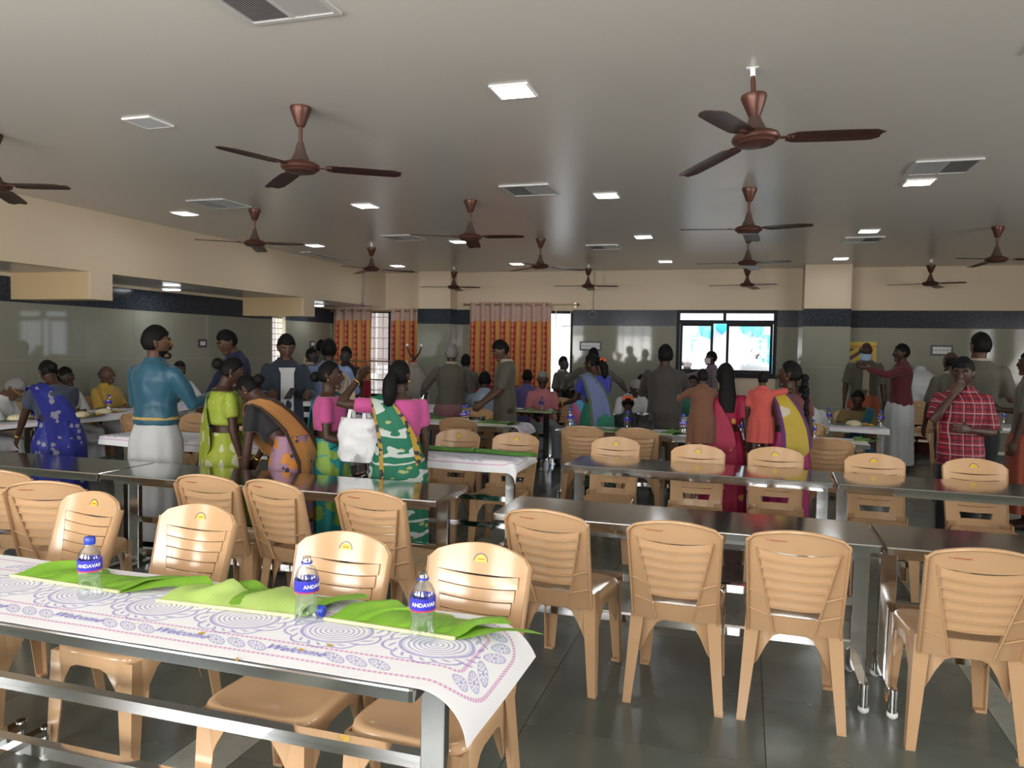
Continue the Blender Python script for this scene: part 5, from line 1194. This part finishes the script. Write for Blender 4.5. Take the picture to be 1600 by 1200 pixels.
person('old diner in white with a pale cap of hair, stooping over the far table', 983, 590, 10.15, 20, 30, Hs=1.6, pose='sit', lean=18, hp=24, tm=WHITE, hair='short', hm='hair_grey', bot='dhoti', bm=WHITE, aR=EAT, aL=LAP)
person('dark-haired diner next to the old man in white at the far table', 1003, 592, 11.2, 0, 10, Hs=1.55, pose='sit', female=True, hair='bun', top='blouse', tm=cloth('wine_blouse', (.12, .02, .03)), bot='sari', bm=cloth('wine_sari', (.12, .02, .03)), aR=EAT, aL=LAP)
r27 = person('seated woman with orange flowers in her hair seen from behind, low beside the black pot', 984, 632, 8.62, 185, 180, Hs=1.42, pose='sit', lean=26, hp=10, female=True, hair='bun', top='blouse', tm=cloth('dark_blouse', (.02, .025, .03)), bot='sari', bm=cloth('teal_dark_sari', (.02, .06, .07)), aR=EAT, aL=EAT)
MB().tube([r27[1]((-.06, -.11, 1.60)), r27[1]((0, -.145, 1.60)), r27[1]((.06, -.11, 1.60))], .024, 10).build('hair_flowers', MT['flower'], r27[0])
person('man in dark olive shirt seen from behind, left of the sliding window', 1040, 541, 8.6, 172, 200, tm=cloth('dark_olive', (.055, .048, .038)), hair='thick', bm=cloth('ochre_trousers', (.18, .10, .03)), mask='white', aR=EAT, aL=EAT, sleeve='long', hem=.74, girth=1.14)
person('young woman in green blouse looking up from the far table', 1083, 597, 10.2, 0, -8, Hs=1.6, pose='sit', female=True, hair='bun', top='blouse', tm=cloth('sea_green', (.04, .22, .16)), bot='sari', bm=cloth('sea_green', (.04, .22, .16)), aR=EAT, aL=LAP, sk='mid')
# --- right aisle
rs = patt('redsari', (.36, .012, .055), (.58, .28, .06), 8, .22)
person('long-haired woman in red sari with gold motifs carrying a child', 1134, 571, 6.48, 172, 190, Hs=1.47, female=True, hair='long', top='blouse', tm=rs, bot='sari', bm=rs, pallu=rs, aR=HANG, aL=((.35, .45, -.8), (-.1, 1, .1)), girth=1.05, vox=NEAR)
person('small child in brown dress held on the hip of the red sari woman', 1098, 583, 6.34, 195, 200, Hs=.84, base=.58, tm=cloth('brown_dress', (.17, .06, .022)), hair='thick', bot='skirt', bm=cloth('brown_dress', (.17, .06, .022)), sleeve='long', aR=((.5, .5, -.5), (-.3, .9, .2)), aL=((.5, .5, -.5), (-.3, .9, .2)), girth=1.12, vox=NEAR)
ms = patt('magsari', (.34, .010, .11), (.55, .25, .05), 7, .18)
person('woman with a long black braid in magenta sari with yellow border', 1236, 567, 6.45, 212, 255, Hs=1.50, female=True, hair='braid', top='blouse', tm=cloth('maroon_blouse', (.14, .03, .03)), bot='sari', bm=ms, pallu=patt('yellowpallu', (.46, .33, .03), (.55, .52, .40), 6, .28), border=cloth('violet_border', (.10, .01, .14)), aR=HANG, aL=((.3, .6, -.7), (-.2, 1, .25)), vox=NEAR)
person('toddler in coral red dress held by the braided woman', 1192, 583, 6.35, 165, 200, Hs=.80, base=.615, tm=cloth('coral_dress', (.58, .06, .04)), hair='thick', bot='skirt', bm=cloth('coral_dress', (.58, .06, .04)), aR=((.6, .4, .1), (.2, .9, .1)), aL=HANG, girth=1.05, vox=NEAR)
person('boy in red plaid shirt with hand at his mouth, on the right', 1507, 558, 6.6, 0, -12, Hs=1.55, hp=10, tm=MT['plaid'], hair='thick', bm=DARK, aR=((.10, .75, -.60), (-.62, -.25, 1)), aL=((.2, .12, -1), (-.75, .8, .12)), sk='dark', vox=NEAR)
person('server with blue mask under his chin, standing by the right pillar', 1353, 535, 12.1, 8, 15, hp=10, tm=OLIVE, collar=CREAM, placket=CREAM, mask='chin', hair='bald', hm='hair_salt', bot='lungi', bm=cloth('orange_lungi', (.45, .09, .02)), aR=HANG, aL=HANG, girth=1.1)
person('man in maroon shirt and white dhoti pointing with raised arm', 1410, 539, 11.4, -78, -75, tm=cloth('maroon_shirt', (.13, .010, .018)), hair='short', bot='dhoti', bm=DHOTI, aL=((.3, .8, -.2), (-.1, 1, .35)), aR=HANG, sleeve='long', sk='dark', girth=1.12)
person('seated woman in bright blue sari with green border eating, right', 1340, 611, 9.98, 5, -8, Hs=1.50, pose='sit', lean=12, hp=18, female=True, hair='bun', top='blouse', tm=cloth('ochre_blouse', (.24, .16, .05)), bot='sari', bm=cloth('peacock_sari', (.008, .13, .20)), pallu=cloth('peacock_sari', (.008, .13, .20)), border=cloth('olive_border', (.20, .26, .03)), aR=EAT, aL=LAP, girth=1.12)
person('seated man in white shirt with thinning hair, seen from behind, right', 1266, 600, 8.72, 195, 200, Hs=1.62, pose='sit', lean=22, hp=10, tm=WHITE, hair='short', bot='dhoti', bm=WHITE, aR=EAT, aL=EAT, X=.66, girth=1.08)
person('tall server in olive seen from behind at the right', 1533, 523, 8.6, 168, 215, tm=OLIVE, collar=CREAM, hair='thick', bm=DARK, aR=BENT, aL=HANG, girth=1.12, sk='mid')
person('bald-headed server in olive stooping left of the plaid boy', 1492, 552, 9.2, 200, 215, Hs=1.62, lean=8, tm=OLIVE, collar=CREAM, hair='bald', bm=DARK, aR=HANG, aL=HANG)
person('server in olive shirt and orange lungi cut by the right picture edge', 1612, 557, 8.0, -100, -100, Hs=1.62, tm=OLIVE, bot='lungi', bm=cloth('rust_lungi', (.36, .06, .02)), aR=BENT, aL=HANG)
# --- around the sliding window
person('masked man leaning at the sliding window', 1112, 552, 12.7, -70, -75, Hs=1.56, tm=cloth('mauve_shirt', (.22, .16, .20)), mask='white', bm=DARK, sleeve='long', aR=((.2, .9, -.3), (0, 1, -.15)), aL=HANG)
person('woman in sky blue outside the sliding window', 1073, 553, 14.9, 75, 75, Hs=1.56, female=True, hair='bun', top='shirt', tm=cloth('sky_blue_sari', (.10, .35, .55)), bot='sari', bm=cloth('sky_blue_sari', (.10, .35, .55)), base=-.13, sk='mid')
person('man in white shirt and cap outside the window, back turned', 1180, 543, 16.6, 180, 180, tm=WHITE, hair='short', hm='hair_salt', bm=cloth('pale_trousers', (.33, .36, .40)), base=-.13, girth=1.2, sleeve='long')
finish_people()

# ================================================================== things carried and left about
def pail(label, loc, r, h, mat='steel', handle=True, food='rice', tilt=0):
    t = thing('steel_pail', label, 'pail', loc); t.rotation_euler.x = tilt
    MB().lathe([(0, .0), (r * .78, 0), (r * .8, .004), (r, h), (r * 1.05, h + .004), (r * 1.05, h + .01), (r * .98, h + .008), (r * .77, .008), (0, .008)], 28, cap=False).build('bucket', MT[mat], t)
    MB().lathe([(0, h * .9), (r * .6, h * .88), (r * .95, h * .8), (0, h * .79)], 20).build('food', MT[food], t)
    if handle: MB().tube([(r * 1.02 * cos(a), 0, h + r * 1.0 * sin(a)) for a in [pi * k / 14 for k in range(15)]], .004, 6).build('handle', MT['chrome'], t)
    return t
MT['dark_steel'] = plain('dark_steel', (.10, .10, .10), .25, .9)
def hand(arms, q): return arms[q][2] + arms[q][4] * .09
h = r20[0].matrix_basis @ ((hand(r20[3], 1) + hand(r20[3], -1)) / 2)
pail('steel pail of food held by the young server in profile', (h.x, h.y, h.z - .30), .12, .19)
pail('dark steel pail by the masked server in grey', (at_y(893, 640, 11.2).x, 11.15, .755 if False else .80), .16, .2, 'dark_steel').location.z = .76
p = at_z(1003, 676, .756); pail('black cooking pot on the leaf-covered table right of centre', (p.x, 7.7, .7545), .115, .17, 'dark_steel', False)
h = r19[0].matrix_basis @ hand(r19[3], -1); pail('tilted steel jug in the left hand of the grey-haired server', (h.x, h.y, h.z - .16), .065, .2, 'steel', False, 'curry', radians(-25))
def sack(name, label, loc, w, d, hgt, mat, cat='bag', handles=True, seed=1.0, knot=False):
    t = thing(name, label, cat, loc); R = []
    for k in range(13):
        f = k / 12; z = hgt * f; k_ = (sin(pi * min(1, .18 + f * .75)) ** .7) if knot else (.86 + .14 * sin(pi * f)) * (1 if f < .99 else .97)
        R.append([(w / 2 * k_ * (1 + .22 * noise.noise(Vector((cos(a) * 2, sin(a) * 2, f * 4 + seed)))) * cos(a), d / 2 * k_ * (1 + .45 * noise.noise(Vector((cos(a) * 2.5 + 5, sin(a) * 2, f * 4 + seed)))) * sin(a), z) for a in [2 * pi * i / 26 for i in range(26)]])
    MB().loft(R).build('body', mat, t, True, 70)
    if handles:
        for q in (-1, 1): MB().tube([(-w * .18, q * d * .3, hgt - .01), (-w * .16, q * d * .12, hgt + .09), (0, 0, hgt + .13), (w * .16, q * d * .12, hgt + .09), (w * .18, q * d * .3, hgt - .01)], [(.014, .004)] * 5, 8).build('handle', mat, t)
    if knot: MB().ball((0, 0, hgt + .02), (w * .14, d * .14, .05), 12, 8, lambda q: q * (1 + .3 * noise.noise(q * 25))).build('knot', mat, t)
    return t
g = G('white_printed_bag', .45); g.col(g.mix(g.step(g.noise(5, 3, g.coord()), .55, .62), (.62, .63, .64), (.30, .31, .32))); g.bump(g.noise(8, 4, g.coord()), .5, .02); MT['whitebag'] = g.m
MT['polysack'] = plain('white_poly_sack', (.60, .62, .64), .4, var=.06, bump=.5, bscale=12); MT['jute'] = plain('beige_cloth_bag', (.36, .28, .19), .8, var=.15)
h = r5[0].matrix_basis @ hand(r5[3], 1)
p = at_y(556, 722, 4.62); sack('carrier_bag', 'crumpled white printed carrier bag held by the turquoise sari woman', (p.x, 4.66, p.z), .33, .13, .30, MT['whitebag'], seed=2)
p = at_y(528, 668, 4.95); sack('cloth_bag', 'beige cloth bag held against the turquoise sari woman', (p.x, 5.02, p.z), .20, .14, .27, MT['jute'], seed=5)
p = at_y(1446, 625, 12.9); sack('poly_sack', 'large white knotted poly sack on the table by the right wall', (p.x, 13.33, .752), .62, .5, .58, MT['polysack'], 'sack', False, 3, True)
table(2.2, 3.6, 13.08, 13.58, 'small steel table under the knotted white sack by the right wall')
p = at_z(1456, 712, 0); sack('shopping_bag', 'dark red shopping bag standing on the floor by the plaid boy', (p.x, p.y + .3, 0), .42, .22, .62, cloth('dark_red_bag', (.11, .008, .012)), seed=8)
p = at_y(1478, 742, 6.75); sack('cloth_bag', 'long orange cloth bag hanging beside the plaid boy', (p.x, 6.75, p.z), .16, .10, .46, cloth('orange_bag', (.55, .12, .03)), seed=9)
p = at_y(642, 640, 10.9); sack('cloth_sack', 'tall off-white cloth sack tied to a stand in front of the barred window curtain', (p.x, 11.0, .30), .5, .45, .95, cloth('offwhite_sack', (.42, .37, .30)), 'sack', False, 4, True)
t = thing('sack_stand', 'thin metal rail stand holding the off-white sack by the curtains', 'stand', (p.x - .9, 11.0, 0))
for zz in (1.02, 1.32): MB().cyl((-1.1, .05, zz), (.75, .05, zz), .012).build('rail', MT['rod'], t)
for xx in (-1.1, .75): MB().cyl((xx, .05, 0), (xx, .05, 1.34), .014).build('post', MT['rod'], t)
for q in (-1, 1): MB().tube([(.9, 0, 1.36), (.9 + q * .09, 0, 1.47), (.9 + q * .12, 0, 1.56)], [.02, .014, .012], 8).build('fork', MT['fan'], t)
for q in (-1, 1): MB().ball((.9 + q * .12, 0, 1.585), .022, 10, 8).build('knob', MT['white_cap'], t)
p = at_z(888, 735, 0); sack('shopping_bag', 'sky blue and pink cloth bag beside the man in pink', (-2.05, 9.75, .28), .30, .2, .62, patt('bluepink', (.12, .42, .72), (.70, .16, .34), 3, .42), seed=6)
t = MB().box((0, 0, .004), (.07, .145, .008)).build('mobile_phone', MT['black'], None, False); hh = r7[0].matrix_basis @ ((hand(r7[3], 1) + hand(r7[3], -1)) / 2); t.location = hh + Vector((0, 0, .01)); t.rotation_euler = (radians(40), 0, 0); tag(t, 'dark mobile phone held by the young man in the navy jacket', 'phone')
for o in bpy.data.objects:
    if '_s' in o: del o['_s']
